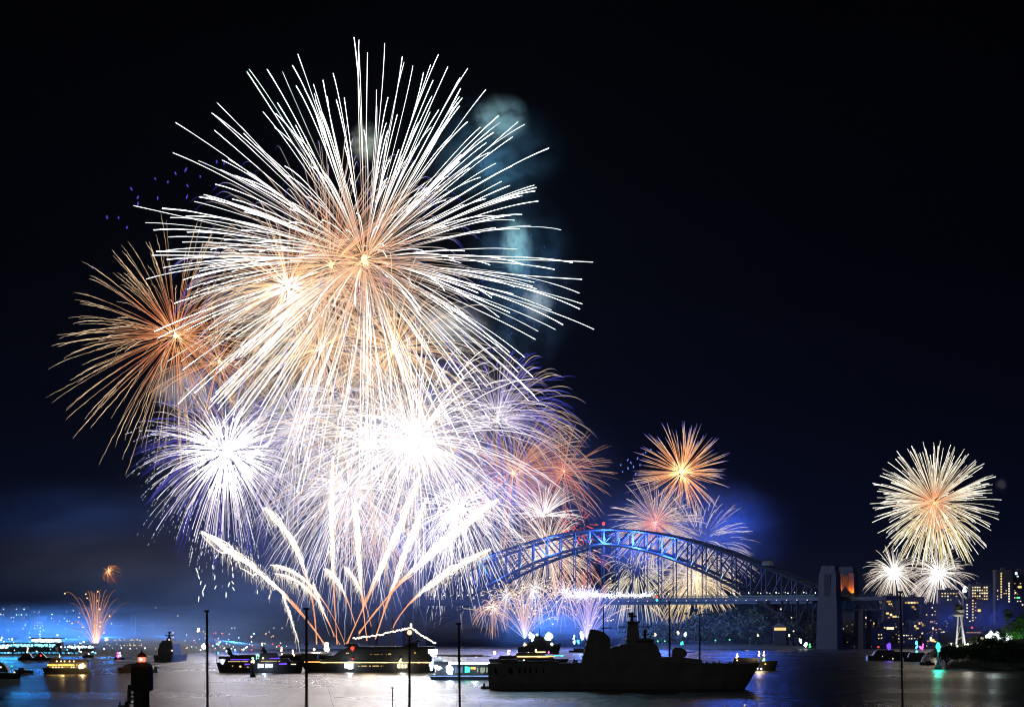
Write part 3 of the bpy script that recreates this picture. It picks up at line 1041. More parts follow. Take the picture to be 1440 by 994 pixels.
    for i in range(20):
        u = 20 + i * 11.9
        l = MB()
        l.ball((u, -18.6, ZD - 3.2), .55, 6, 4)
        l.build('fascia_lamp', G_CREAM, root)
    k = MB()
    k.box(88, 255, -17.9, -17.75, ZD + 1.2, ZD + 1.8)
    k.build('painted_lit_parapet', glow('painted_parapet_light', (.3, .75, .8), .16), root)  # emission stands in for lamplight falling on the railing
    # uplights on the truss, the beacons, the signal lights
    for i in range(8, 23):
        u = us[i]
        for y in (-15,):
            l = MB()
            l.bar((u + .4, y - 1.4, zl(u) + 1.6), (u + 2.6, y - 1.4, zl(u) + 6.5), .3, .5, 5)
            l.build('uplight', glow('pale_blue_uplight', (.5, .85, 1), 1.2), root)
    for u in (-8.0,):
        b = MB()
        b.cur = 0
        b.bar((u, 0, 134), (u, 0, 139), .3, n=5)
        b.cur = 1
        b.ball((u, 0, 141), 1.9, 8, 5)
        b.build('beacon', [M_STEEL, G_RED], root)
    b = MB()
    b.cur = 0
    b.box(68.4, 71.6, -19.6, -18.3, ZD - 2, ZD + 2.2)
    b.cur = 1
    b.ball((70, -24, ZD + 1.2), 1.4, 8, 5)
    b.build('red_signal', [M_STEEL, G_RED], root)
    b = MB()
    b.ball((70, -24, ZD - 2.2), 1.4, 8, 5)
    b.build('teal_signal', G_TEAL, root)
    # maintenance crane on the right shoulder
    c = MB()
    c.box(188, 197, -5, 5, zt(192) + 1.5, zt(192) + 6)
    c.bar((190, 0, zt(192) + 6), (196, 0, zt(192) + 9), .6, n=4)
    c.build('arch_crane', M_STEEL, root)
    return root


BR = bridge()
bpy.context.view_layer.update()


def on_bridge(u, y, z): return BR.matrix_world @ Vector((u, y, z))


def lamp_at(p, color, power, radius=.5):
    l = lamp(720, 886, 1000, color, power, radius)
    l.location = p
    return l


for u, pw in ((-150, 1.2), (-70, .8), (0, 2.4), (40, 2.6), (80, 2.2)):
    lamp_at(on_bridge(u, -21, 134 - 68 * (abs(u) / 251) ** 1.75 - 10), (.04, .15, 1.0), 2.2e5 * pw, 1.0)
# floodlights at the foot of the farther right pylon throw orange up the edges of its face
for dx in (-7.5, 7.5):
    l = bpy.data.lights.new('pylon_floodlight', 'SPOT')
    l.color = (1, .2, .015)
    l.energy = 1.4e5
    l.spot_size = R(75)
    l.spot_blend = .5
    l.shadow_soft_size = .4
    o = bpy.data.objects.new('pylon_floodlight', l)
    COL.objects.link(o)
    a = on_bridge(275 + dx * 1.15, 27 - 11.5, 57.5)
    b_ = on_bridge(275 + dx * 1.05, 27 - 6.5, 70)
    o.location = a
    o.rotation_euler = (b_ - a).to_track_quat('-Z', 'Y').to_euler()

# white-blue flare fireworks along the deck
rngd = np.random.default_rng(9)
fl = thing('firework_flare', 'white and blue flare firework burning along the middle of the bridge deck', 'firework', tuple(on_bridge(0, -23, 58)))
sp = Sparks()
for k in range(460):
    if k < 260:
        u, big = rngd.normal(-24, 9), 1.0
    else:
        u, big = rngd.uniform(-12, 62), .5
    bump_ = .5 + .5 * math.sin(u * .9) * math.sin(u * .37)
    p = np.array(on_bridge(u, -19.5 + rngd.normal(0, 1), 58 + abs(rngd.normal(0, 1.6 * big))))
    v = rngd.normal(0, 1, 3) * (5.5 * big) * (.4 + bump_) + [0, 0, 2.2 * big]
    sp.trail([p, p + v * [1, .3, 1]], [.42, .08], [c3(.8, .9, 1, 4), c3(.15, .28, 1, 1.2)])
tag(sp.build('spark_shower', fl), kind='stuff')
lamp_at(on_bridge(-22, -28, 62), (.35, .5, 1), 3e4, 1.5)


# ------------------------------------------------------------------ boats
def frame(ywl):
    d = dw(ywl)
    return d, d / F


RW = random.Random(41)


def flare(k, X, Z, xa, ya, xb, yb, hw, m, tall):
    """a knot of small bulbs; flames narrow towards the top"""
    cx, cy_, rx, ry = (xa + xb) / 2, (ya + yb) / 2, (xb - xa) / 2, (yb - ya) / 2
    if rx < 2.2 and not tall:
        k.ball((X(cx), -hw, Z(cy_)), rx * m * .9, 8, 5, ry / rx)
        return
    n = 7 if rx < 4 else 13
    for i in range(n):
        t = RW.uniform(-.8, .8)
        w2 = rx * (math.sqrt(1 - t * t) if not tall else .75 * (.3 + .45 * (t + 1) * .8))
        px, py = cx + RW.uniform(-.75, .75) * w2, cy_ + t * ry
        k.ball((X(px), -hw + RW.uniform(-.3, .3), Z(py)), RW.uniform(.28, .5) * min(rx, ry) * m, 6, 4, RW.uniform(.8, 1.8))


def boat(name, label, cat, x0, x1, ywl, ytop0, ytop1, bow, blocks=(), lights=(), masts=(), hullmat=None, beam=None, group='boats on the harbour', fine=.35,
         rake=.06, rails=True):
    """all numbers are photo pixels measured at the boat's own distance; x runs along the boat"""
    d, m = frame(ywl)
    cx = (x0 + x1) / 2
    o = thing(name, label, cat, ((cx - 720) * m, d, 0), group=group)
    X = lambda px: (px - cx) * m
    Z = lambda py: (ywl - py) * m
    L = (x1 - x0) * m
    bm_ = beam or min(max(2.6, L * .24), 15)
    b = MB()
    b.hull(X(x0), X(x1), -.6, Z(ytop0), Z(ytop1), bm_, bow, fine, .25, rake)
    b.build('hull', hullmat or M_HULL, o)
    for nm, xa, ya, xb, yb, wfrac, r0, r1, mt in blocks:      # name, left, top, right, bottom, width share, rake left, rake right
        k = MB()
        hw = bm_ * wfrac / 2
        k.box(X(xa), X(xb), -hw, hw, Z(yb), Z(ya), 0, hw * .08, r0 * m, r1 * m)
        k.build(nm, mt, o)
    for nm, xa, ya, xb, yb, mt, wf in lights:
        k = MB()
        hw = bm_ * wf / 2
        if nm in ('lamp', 'flare_lamp', 'navigation_light'):
            flare(k, X, Z, xa, ya, xb, yb, hw, m, nm == 'flare_lamp')
        elif nm == 'window_strip' or (nm == 'side_opening' and xb - xa > 8):
            x = xa
            while x < xb - .3:
                w2 = min(xb - x, RW.uniform(1.0, 2.6))
                if RW.random() < .85: k.box(X(x), X(x + w2 * .8), -hw - .12, -hw + .05, Z(yb - RW.uniform(0, .2) * (yb - ya)), Z(ya + RW.uniform(0, .25) * (yb - ya)))
                x += w2
            if not k.v: k.box(X(xa), X(xb), -hw - .12, -hw + .05, Z(yb), Z(ya))
        else:
            x = xa
            while x < xb - .05:
                w2 = min(xb - x, RW.uniform(1.5, 5))
                q = (yb - ya) * RW.uniform(0, .22)
                k.box(X(x), X(x + w2), -hw - .12, -hw + .05, Z(yb - q), Z(ya + q * .6))
                x += w2
        k.build(nm, mt, o)
    for xa, ya, xb, yb, wpx in masts:
        k = MB()
        k.bar((X(xa), 0, Z(ya)), (X(xb), 0, Z(yb)), wpx * m / 2, wpx * m / 3, 6)
        k.build('mast', M_MAST, o)
    if rails:
        k = MB()
        n = max(4, int(L / 2.5))
        for sy in (-1, 1):
            for i in range(n + 1):
                t = .06 + .72 * i / n
                if bow < 0: t = 1 - t
                xx = X(x0) + L * t
                zz = Z(ytop0) + (Z(ytop1) - Z(ytop0)) * t
                k.bar((xx, sy * bm_ * .42, zz - .05), (xx, sy * bm_ * .42, zz + 1.0), .04, n=4)
                if i < n:
                    t2 = .06 + .72 * (i + 1) / n
                    if bow < 0: t2 = 1 - t2
                    k.bar((xx, sy * bm_ * .42, zz + 1.0), (X(x0) + L * t2, sy * bm_ * .42, Z(ytop0) + (Z(ytop1) - Z(ytop0)) * t2 + 1.0), .04, n=4)
        k.build('railing', M_MAST, o)
    return o


# --- the big warship
def warship():
    ywl = 968
    d, m = frame(ywl)
    cx = 878
    o = thing('warship', 'large dark warship moored broadside in the middle, gun and bow to the right', 'warship', ((cx - 720) * m, d, 0), group='warships')
    X = lambda px: (px - cx) * m
    Z = lambda py: (ywl - py) * m
    b = MB()
    st = [(686.5, 932.5, 688, .82), (700, 932, 700, .9), (760, 932, 760, 1), (860, 931, 860, 1), (930, 931, 930, .98), (985, 931.8, 984, .85), (1020, 932.2, 1012, .6), (1048, 932.4, 1032, .3), (1069, 931.6, 1045, .02)]
    v, f = [], []
    B = 16.0
    for xd, yd, xk, hw in st:
        a = hw * B / 2
        v += [(X(xd), -a, Z(yd)), (X(xk + (xd - xk) * .35), -a * .93, 2.2), (X(xk), -a * .8, -1), (X(xk), a * .8, -1), (X(xk + (xd - xk) * .35), a * .93, 2.2), (X(xd), a, Z(yd))]
    for i in range(len(st) - 1):
        p, q = 6 * i, 6 * i + 6
        for k in range(5): f.append((p + k, p + k + 1, q + k + 1, q + k))
        f.append((p + 5, p, q, q + 5))
    f.append((0, 5, 4, 3, 2, 1))
    e = 6 * (len(st) - 1)
    f.append((e, e + 1, e + 2, e + 3, e + 4, e + 5))
    b.add(v, f)
    b.build('hull', M_NAVY, o)

    def prism(name, pts, w_, mt=M_NAVY):
        k = MB()
        k.prism([(X(x), Z(y)) for x, y in pts], -w_ / 2, w_ / 2)
        return k.build(name, mt, o)
    prism('forward_bulwark', [(930, 931.5), (930, 923.2), (955, 923.4), (985.5, 927), (985.5, 932.5)], 13.4)
    prism('aft_deckhouse', [(704, 932.6), (704, 926.5), (727, 926), (729, 929), (770, 928.4), (786, 929), (786, 932.6)], 11)
    fn = prism('funnel', [(817, 932), (819.5, 922), (830, 884.3), (836, 884.5), (849.5, 888.8), (857, 896.5), (858, 913), (861, 932)], 9.5)
    for x, y in ((822, 901), (820, 909)):
        k = MB()
        k.box(X(x), X(x + 4), -5.6, -4.7, Z(y + 2), Z(y))
        k.build('funnel_platform', M_NAVY, fn)
    prism('midship_deckhouse', [(858, 932), (858, 911.2), (862, 908.6), (870, 908), (872, 906), (880, 904.4), (890, 904), (890, 932)], 10.5)
    br = prism('bridge_house', [(878, 932), (878, 905), (881, 904), (879, 898.6), (881, 897.4), (913, 897), (919, 898.5), (918.5, 904), (922, 905.5), (930, 924), (930, 932)], 11.5)
    for i in range(6):
        k = MB()
        x = 893 + i * 4.2
        k.box(X(x), X(x + 2.8), -5.86, -5.7, Z(902.4), Z(900))
        k.build('bridge_window', M_GLASS, br)
    mt = MB()
    mt.box(X(881), X(899), -2.6, 2.6, Z(898), Z(874), 0, .8, 1.6 * m, 2.4 * m)
    mt.box(X(881.5), X(899.5), -2.5, 2.5, Z(875.6), Z(873))
    mt.bar((X(888.5), 0, Z(873)), (X(888.5), 0, Z(864)), 2.4 * m, 1.6 * m, 8)
    ms = mt.build('lattice_mast', M_NAVY, o)
    k = MB()
    k.box(X(870), X(917), -.25, .25, Z(881.6), Z(880.2))
    for x in (871.5, 875, 879):
        k.bar((X(x), 0, Z(881)), (X(x), 0, Z(891)), .09, n=4)
    for x in (905, 911, 916):
        k.bar((X(x), 0, Z(881)), (X(x), 0, Z(875.5)), .1, n=4)
    k.build('yardarm', M_MAST, ms)
    k = MB()
    k.box(X(883), X(895), -1.4, 1.4, Z(867.5), Z(864.6), .3)
    k.ball((X(888.8), 0, Z(862.6)), 2.6 * m, 10, 6)
    k.box(X(883.5), X(889), -.5, .5, Z(864.5), Z(861))
    k.build('radar', M_MAST, ms)
    k = MB()
    k.bar((X(907), 0, Z(897)), (X(907), 0, Z(884)), .5, .35, 6)
    k.ball((X(907), 0, Z(888)), 2.6 * m, 8, 5)
    k.box(X(902), X(912), -.4, .4, Z(892.5), Z(891))
    k.build('director_mast', M_MAST, o)
    k = MB()
    k.bar((X(848.6), 0, Z(890)), (X(848.6), 0, Z(852)), .28, .16, 6)
    k.box(X(845), X(860), -.3, .3, Z(883.5), Z(882))
    k.bar((X(859), 0, Z(884)), (X(859), 0, Z(879)), .12, n=4)
    k.build('aerial_mast', M_MAST, o)
    k = MB()
    k.bar((X(818.5), 0, Z(932)), (X(818.5), 0, Z(900)), .12, .08, 5)
    k.build('whip_aerial', M_MAST, o)
    g = MB()
    g.prism([(X(944.5), Z(923.6)), (X(945), Z(913)), (X(948), Z(910.2)), (X(957), Z(910)), (X(964), Z(914)), (X(965.5), Z(920)), (X(962), Z(923.8))], -2.2, 2.2)
    gt = g.build('gun_turret', M_NAVY, o)
    k = MB()
    k.bar((X(963), 0, Z(917)), (X(978), 0, Z(916)), .2, .14, 8)
    k.build('gun_barrel', M_MAST, gt)
    # stern ramp and post
    k = MB()
    k.box(X(676.5), X(689), -4, 4, Z(967.5), Z(964.5))
    k.bar((X(681), -3, Z(964.5)), (X(681), -3, Z(959.6)), .45, .3, 6)
    k.build('stern_platform', M_NAVY, o)
    # rails and deck clutter
    k = MB()
    for y in (-7, 7):
        for i in range(34):
            x = 988 + i * 2.3
            yy = y * (1 - max(0, (x - 985) / 84) ** 1.6) * .84
            k.bar((X(x), yy, Z(932.6)), (X(x), yy, Z(928.6)), .05, n=4)
        for i in range(58):
            x = 690 + i * 2.2
            k.bar((X(x), y, Z(932.4)), (X(x), y, Z(928)), .05, n=4)
        k.box(X(690), X(816), y - .05, y + .05, Z(928.3), Z(928.0))
    k.build('guard_rail', M_MAST, o)
    for x, h in ((700, 6), (712, 5), (716, 8), (735, 4), (775, 5), (806, 8), (809, 7), (992, 3), (1002, 3), (1010, 4), (1030, 5)):
        k = MB()
        yb = 932 if x > 986 or x > 790 or x < 702 else 926.5
        k.box(X(x), X(x + 3), -1.2, 1.2, Z(yb + .5), Z(yb - h * .7), .12)
        k.build('deck_locker', M_NAVY, o)
    for x, w_ in ((695, 2), (715, 4), (729, 1.5), (737, 1.2), (744, 2), (753, 1.2), (763, 1.2)):
        k = MB()
        k.box(X(x), X(x + w_), -8.12, -7.6, Z(945), Z(938))
        k.build('hull_opening', M_GLASS, o)
    k = MB()
    k.bar((X(1063), 0, Z(932)), (X(1063), 0, Z(921)), .1, n=4)
    k.build('jackstaff', M_MAST, o)
    return o


warship()

# --- stern-on warship at left
def stern_ship():
    ywl = 930.5
    d, m = frame(ywl)
    cx = 229
    o = thing('warship', 'grey warship seen stern on beyond the lighthouse', 'warship', ((cx - 720) * m, d, 0), group='warships')
    X = lambda px: (px - cx) * m
    Z = lambda py: (ywl - py) * m
    k = MB()
    v, f = [], []
    for y, s in ((0, .9), (10, 1), (60, .95), (90, .5), (105, .03)):
        v += [(X(cx - 14.5) * s, y, Z(921)), (X(cx - 13) * s, y, -.5), (X(cx + 13) * s, y, -.5), (X(cx + 14.5) * s, y, Z(921))]
    for i in range(4):
        a, b = 4 * i, 4 * i + 4
        for q in range(3): f.append((a + q, a + q + 1, b + q + 1, b + q))
        f.append((a + 3, a, b, b + 3))
    f += [(0, 3, 2, 1), (16, 17, 18, 19)]
    k.add(v, f)
    k.build('hull', M_NAVY, o)
    k = MB()
    k.box(X(218), X(240), 12, 50, Z(921.2), Z(905), .8, 1)
    k.box(X(220), X(238), 16, 44, Z(905.2), Z(900.5), 1.2, 1)
    k.build('superstructure', M_NAVY, o)
    k = MB()
    k.box(X(225.5), X(233), 26, 32, Z(901), Z(896), .5, .5)
    k.bar((X(229), 29, Z(897)), (X(229), 29, Z(887.5)), .8, .35, 6)
    k.box(X(223), X(236), 28.8, 29.2, Z(894), Z(892.7))
    k.box(X(226.5), X(232), 28.8, 29.2, Z(890), Z(888.4))
    k.build('mast', M_MAST, o)
    k = MB()
    k.box(X(218), X(240), 11.7, 11.95, Z(918), Z(911))
    k.build('hangar_door', M_MID, o)
    for x, y, g in ((234.5, 899, G_CREAM), (238.5, 914.5, G_CREAM)):
        k = MB()
        k.ball((X(x), 11, Z(y)), .55, 6, 4)
        k.build('lamp', g, o)


stern_ship()

W_ = M_WHITE
# --- super yacht with the string of lights
ya = boat('motor_yacht', 'long dark motor yacht under a glowing string of lights', 'yacht', 420, 611, 944.5, 926.5, 931, -1,
          [('lower_deck', 452, 921, 607, 930.5, .9, 9, 0, M_HULL), ('bridge_deck', 470, 912, 606, 921.2, .84, 12, 0, M_HULL), ('sun_deck', 486, 908.5, 612, 912.2, .86, 6, 0, M_HULL),
           ('pilothouse', 484, 904.5, 506, 908.6, .5, 3, 2, M_HULL), ('radar_arch', 566, 902.5, 588, 908.6, .5, 14, 0, M_HULL), ('radar_wing', 584, 899.8, 592, 902, .5, 2, -3, M_HULL),
           ('foredeck_house', 424, 918.5, 447, 926, .6, 2, 0, M_HULL)],
          [('light_strip', 421, 929.3, 452, 930.7, G_GOLD, .93), ('light_strip', 452, 929.9, 606, 931.6, glow('yacht_gold_strip', (1, .62, .25), 2.4), .98), ('stern_light', 603, 912, 616, 919, G_WHITE, .86),
           ('side_opening', 484.5, 930.5, 499.5, 940, G_WHITE, 1.01), ('side_opening', 558, 932, 574, 939.5, G_CREAM, 1.01), ('lamp', 561, 925, 566.5, 932, G_CREAM, 1.0),
           ('lamp', 494.5, 908.5, 500, 914, G_RED, .86), ('lamp', 495.5, 924.5, 498.5, 927, G_RED, .92), ('lamp', 582.5, 915.5, 586, 919, G_DIM, .86),
           ('window_strip', 520, 918.7, 545, 919.7, G_DIM, .86), ('window_strip', 546, 918.3, 551, 919.8, G_YEL, .86), ('window_strip', 488, 917, 494, 918.6, G_YEL, .86),
           ('window_strip', 505, 935, 540, 936.3, G_YEL, .985)],
          [(552, 908, 552, 868, 1.6), (497, 905, 497, 896, 1.2)], M_HULL)
d, m = frame(944.5)
k = MB()
rs = random.Random(4)
ax = lambda px: (px - 515.5) * m
az = lambda py: (944.5 - py) * m
for (xa, ya_, xb, yb_) in ((497, 897.5, 578, 881.5), (578, 881.5, 612, 903.5)):
    n = 54 if xb < 600 else 30
    for i in range(n + 1):
        t = i / n
        x, y = xa + (xb - xa) * t, ya_ + (yb_ - ya_) * t + 1.6 * math.sin(PI * t)
        k.ball((ax(x), rs.uniform(-.5, .5), az(y + rs.uniform(-1, 1))), rs.uniform(.8, 1.35) * m, 6, 4)
k.ball((ax(578), 0, az(879)), 1.6 * m, 6, 4, 2.0)
k.build('light_string', glow('festoon_bulb', (1, .8, .55), 3.2), ya)
k = MB()
k.bar((ax(578), 0, az(908)), (ax(578), 0, az(879)), .2, .12, 6)
k.build('flagstaff', M_MAST, ya)
lamp(520, 900, d - 4, (1, .7, .4), 2.5e3, .8)
lamp(492, 934, d - 11, (.9, 1, 1), 2e3, .6)
lamp(566, 934, d - 11, (1, .9, .7), 2e3, .6)

# --- purple lit cruise boats
boat('cruise_boat', 'purple lit cruise boat with a raked fin, left of two', 'boat', 304, 384, 945, 931, 931.5, -1,
     [('lower_cabin', 316, 925.5, 382, 931.6, .9, 3, 0, M_HULL), ('upper_cabin', 322, 920.3, 378, 925.6, .84, 3, 1, M_HULL), ('bow_cabin', 308, 922.3, 322, 926, .5, 0, 0, M_HULL),
      ('fin', 321, 910.5, 328, 920.5, .2, -3.5, 5, M_HULL)],
     [('light_strip', 325, 926.2, 352, 927.6, G_PURP, .94), ('light_strip', 345, 932.4, 356, 934.6, G_PURP, .99), ('window_strip', 322, 929, 350, 930, G_YEL, .94), ('lamp', 309, 926.5, 317, 932.5, glow('soft_white', (.8, .85, 1), 1.2), .6),
      ('lamp', 327, 934.5, 329.5, 937, G_DIM, 1.0), ('lamp', 337, 935, 341, 938, G_YEL, 1.0), ('lamp', 345, 936.5, 352, 938.2, G_YEL, 1.0), ('lamp', 317.5, 913, 320, 917, G_BLUEW, .3), ('lamp', 305.5, 916, 308, 920, G_CYAN, .2)],
     [(305, 932, 305, 915, 1.0)])
boat('cruise_boat', 'purple lit cruise boat with two white lit doors, right of two', 'boat', 352, 428, 945.6, 931.5, 929, 1,
     [('lower_cabin', 358, 925, 410, 931.8, .9, 3, 4, M_HULL), ('upper_cabin', 362, 917.5, 393, 925.2, .84, 6, 3, M_HULL), ('fin', 370, 909.5, 376, 917.8, .2, -2.5, 4, M_HULL)],
     [('light_strip', 380, 924.3, 394, 926, G_PURP, .92), ('light_strip', 393, 931.2, 404, 934.2, G_PURP, .94), ('lit_door', 363.5, 932.5, 371.5, 938.8, G_BLUEW, 1.01), ('lit_door', 374, 932.5, 384.5, 938.8, G_BLUEW, 1.01),
      ('window_strip', 368, 928.6, 395, 929.5, G_YEL, .92), ('lamp', 369, 923, 372.5, 926.5, G_CREAM, .95), ('lamp', 360, 919, 366, 927, glow('mint_lamp', (.4, 1, .7), 1.6), .9),
      ('lamp', 365.5, 901, 370.5, 908, G_CREAM, .2), ('light_strip', 410, 932.6, 417, 934.2, G_CREAM, .9)],
     [(368, 918, 368, 905, .8)])
lamp(372, 936, dw(945.6) - 9, (.6, .75, 1), 1.5e3, .5)

# --- white lit boat
boat('party_boat', 'boat hung with blazing white and blue lights left of the big warship', 'boat', 602, 700, 955, 948, 949, -1,
     [('main_cabin', 612, 934, 698, 948.5, .9, 4, 0, M_HULL), ('roof', 608, 930, 700, 934.2, .96, 3, 0, M_HULL), ('wheelhouse', 609, 925, 622, 930.2, .6, 3, 0, M_WHITE), ('roof_rack', 630, 922, 690, 922.8, .9, 0, 0, M_MAST)],
     [('light_strip', 631, 930, 689, 934, glow('ice_strip', (.6, .85, 1), 4), .99), ('lamp', 603, 930, 615, 941, glow('ice_flood', (.55, .75, 1), 5), .8), ('lamp', 626, 935, 638, 947, glow('ice_flood', (.55, .75, 1), 5), .95),
      ('lamp', 605, 912.5, 616, 922, G_WHITE, .5), ('lamp', 613, 936, 624, 941, G_WHITE, .9), ('side_opening', 654, 936, 661, 946, G_TEAL, .93), ('side_opening', 662, 937, 669, 941, G_GOLD, .93), ('side_opening', 671, 936.5, 686, 946, glow('pale_window', (.6, .75, .6), .6), .93),
      ('light_strip', 604, 949, 690, 951, glow('ice_trim', (.3, .5, 1), .9), 1.0), ('lamp', 668.5, 921.5, 671.5, 924, G_WARM, .5), ('lamp', 617, 921, 622, 926, glow('soft_white', (.8, .85, 1), 1.2), .6),
      ('side_opening', 640, 936, 651, 946, glow('blue_window', (.3, .5, .9), .6), .93)],
     [(619, 926, 619, 918, 1.0)], M_HULL)
lamp(608, 936, dw(955) - 9, (.55, .75, 1), 2e3, .6)
lamp(632, 940, dw(955) - 10, (.55, .75, 1), 2e3, .6)
lamp(668, 938, dw(955) - 10, (.6, .8, 1), 1e3, .6)

# --- boats behind the warship
boat('charter_boat', 'boat outlined in gold and green lights behind the warship stern', 'boat', 688, 800, 936, 926, 926, 1,
     [('cabin', 700, 921.5, 780, 926.4, .9, 3, 4, M_HULL), ('upper_cabin', 725, 917, 768, 921.7, .8, 2, 6, M_HULL)],
     [('light_strip', 727, 921.5, 772, 923.6, glow('yacht_gold_strip', (1, .62, .25), 2.4), .95), ('light_strip', 771, 921.5, 779, 923.2, G_GOLD, .95), ('light_strip', 779, 920.6, 792, 922, G_TEAL, .9), ('light_strip', 754, 915.6, 767, 916.8, G_WARM, .85),
      ('lamp', 693.5, 912, 698.5, 921, G_FLAME, .5), ('lamp', 713, 912, 718, 921, G_FLAME, .5), ('lamp', 711, 923, 718, 928.5, G_RED, .6), ('lamp', 726, 916, 729.5, 923, G_WARM, .6), ('lamp', 741, 916, 745, 922, G_WARM, .6),
      ('lamp', 752, 911.5, 755, 917, G_WARM, .6), ('lamp', 770, 915, 773, 918.5, G_MAG, .5), ('light_strip', 722, 928, 732, 930, G_YEL, 1.0), ('lamp', 735, 926.5, 738.5, 930.5, G_WHITE, 1.0)],
     [])
bs = boat('warship', 'small distant warship glowing blue under the bridge', 'warship', 728, 789, 919, 909, 905, 1,
          [('superstructure', 742, 900, 779, 909, .8, 3, 4, M_NAVY), ('upper_house', 750, 894, 766, 900.2, .6, 2, 3, M_NAVY), ('lower_house', 736, 904, 744, 909, .5, 0, 0, M_NAVY)],
          [('lamp', 743, 889, 752, 897, glow('ice_flood', (.55, .75, 1), 5), .5), ('lamp', 766, 891, 777, 902, glow('ice_flood', (.55, .75, 1), 5), .5), ('lamp', 735, 903, 741, 908, G_CREAM, .7), ('lamp', 774, 903, 778, 907.5, G_WHITE, .8),
           ('lamp', 746, 897, 751, 901, G_BLUEW, .8), ('lamp', 753, 890, 757, 894, G_BLUEW, .5)],
          [(758.5, 895, 758.5, 883, 1.4), (765, 896, 765, 890, 1.2), (743, 904, 743, 898, 1.2), (778, 904, 778, 898, 1.2)], M_NAVY, group='warships')
boat('barge', 'firework barge ringed with blue lights left of the warship funnel', 'barge', 800, 832, 917, 914, 914, 1,
     [('launch_rack', 806, 911, 828, 914.2, .8, 0, 0, M_MID)],
     [('lamp', 805, 892, 811, 905, glow('ice_flood', (.55, .75, 1), 5), .5), ('lamp', 815, 889, 823, 899, glow('ice_flood', (.55, .75, 1), 5), .5), ('lamp', 811, 899, 816, 905, G_CYAN, .5)], [(816, 914, 816, 893, .8), (808, 914, 808, 898, .8)])
boat('barge', 'firework barge with orange ground fires behind the purple boats', 'barge', 392, 470, 929, 922, 922, 1,
     [('launch_rack', 396, 919, 466, 922.2, .8, 0, 0, M_MID)],
     [('flare_lamp', 394, 908, 399, 922, G_FLAME, .7), ('flare_lamp', 410.5, 910, 416, 923, G_FLAME, .7), ('flare_lamp', 439.5, 909, 446, 923, G_FLAME, .7), ('flare_lamp', 455, 903, 465, 915, glow('lime_flare', (1, 1, .6), 4), .7)])

# --- left side boats
boat('ferry', 'small ferry glowing gold at the left', 'ferry', 59, 128, 947, 938, 940, -1,
     [('main_cabin', 67, 930.5, 124, 938.6, .9, 2, 0, M_MID), ('roof', 69, 926.8, 124, 930.6, .94, 3, 1, M_ROOF), ('wheelhouse', 71, 924, 86, 927, .5, 2, 1, M_MID)],
     [('window_strip', 68, 933.2, 110, 935.6, glow('ferry_gold', (1, .55, .1), 3), .93), ('window_strip', 68, 936.2, 110, 938, glow('ferry_amber', (1, .45, .05), .7), .93), ('lamp', 112, 932, 120, 940, glow('ferry_flood', (1, .7, .3), 5), .93),
      ('window_strip', 119, 934, 124, 937.5, G_GOLD, .93)] +
     [('lamp', x, 928, x + 2.4, 930.4, G_WARM, .9) for x in (80, 86, 91, 98, 104)] + [('lamp', x, 936.5, x + 2.2, 938.7, G_WARM, .97) for x in (75, 79, 83, 88, 101, 104)] + [('flare_lamp', 83, 919, 85.5, 926, G_WHITE, .1)],
     [(84.5, 924, 84.5, 921, .8), (129, 940, 129, 921, .7)])
lamp(88, 934, dw(947) - 9, (1, .6, .2), 9e2, .5)
lamp(116, 936, dw(947) - 9, (1, .65, .25), 1.5e3, .5)
boat('ferry', 'dark double domed ferry before the blue lit left shore', 'ferry', 26, 80, 928, 924, 924.5, 1,
     [('fore_cabin', 29, 918, 46, 924.2, .8, 5, 4, M_HULL), ('aft_cabin', 49, 919, 66, 924.2, .8, 6, 5, M_HULL), ('wheelhouse', 53, 917, 60, 919.2, .5, 2, 2, M_HULL)],
     [('flare_lamp', 36.5, 908, 42, 917.5, G_CREAM, .3), ('lamp', 57, 919.8, 60, 922.5, G_RED, .8), ('lamp', 36, 928, 38.5, 930.5, G_CREAM, 1.0)])
boat('motor_boat', 'dark boat with three pale lamps cut by the left edge', 'boat', -42, 31, 954, 944, 946, 1,
     [('cabin', -30, 934.5, 14, 944.6, .9, 3, 6, M_HULL), ('wheelhouse', -20, 931, 8, 934.8, .7, 2, 5, M_HULL)],
     [('lamp', 1.5, 936, 4.3, 938.8, G_CREAM, .95), ('lamp', 16, 935, 19.5, 937, G_GREEN, .7), ('lamp', 20.5, 943.2, 23.3, 946, G_CREAM, .9)])
boat('launch', 'low dark launch behind the boat at the left edge', 'boat', 20, 48, 945.5, 941.5, 942.5, 1, [('cabin', 26, 938.5, 36, 941.8, .7, 1, 2, M_MID)])
boat('launch', 'pale brown launch behind the lighthouse', 'boat', 164, 222, 945.5, 938, 937, -1,
     [('cabin', 172, 934.5, 216, 938.2, .8, 4, 2, M_MID), ('canopy', 178, 932.5, 200, 934.8, .7, 4, 2, M_BRICK)],
     [('light_strip', 207, 935, 213, 936.6, G_CREAM, .85), ('side_opening', 213.5, 935.5, 216.5, 941, G_CREAM, .95), ('lamp', 206.5, 940.4, 209, 943, G_WHITE, 1)], hullmat=mat('tan_hull', (.22, .16, .1), .5, var=.1))
boat('tug', 'little boat with a pink and blue lamp left of the lighthouse', 'boat', 160, 176, 927, 924, 924, -1, [('cabin', 163, 921, 172, 924.2, .8, 1, 1, M_HULL)],
     [('lamp', 164, 916, 170, 925, G_MAG, .9), ('lamp', 166.5, 916.5, 171, 923, G_BLUEW, 1.0)])
boat('launch', 'small pale launch before the blue shore, left of the pink lamp', 'boat', 116, 132, 924, 921, 921, 1, [('cabin', 119, 919, 128, 921.2, .7, 1, 1, M_MID)], [('lamp', 124, 918, 126, 920, G_WHITE, .7)])

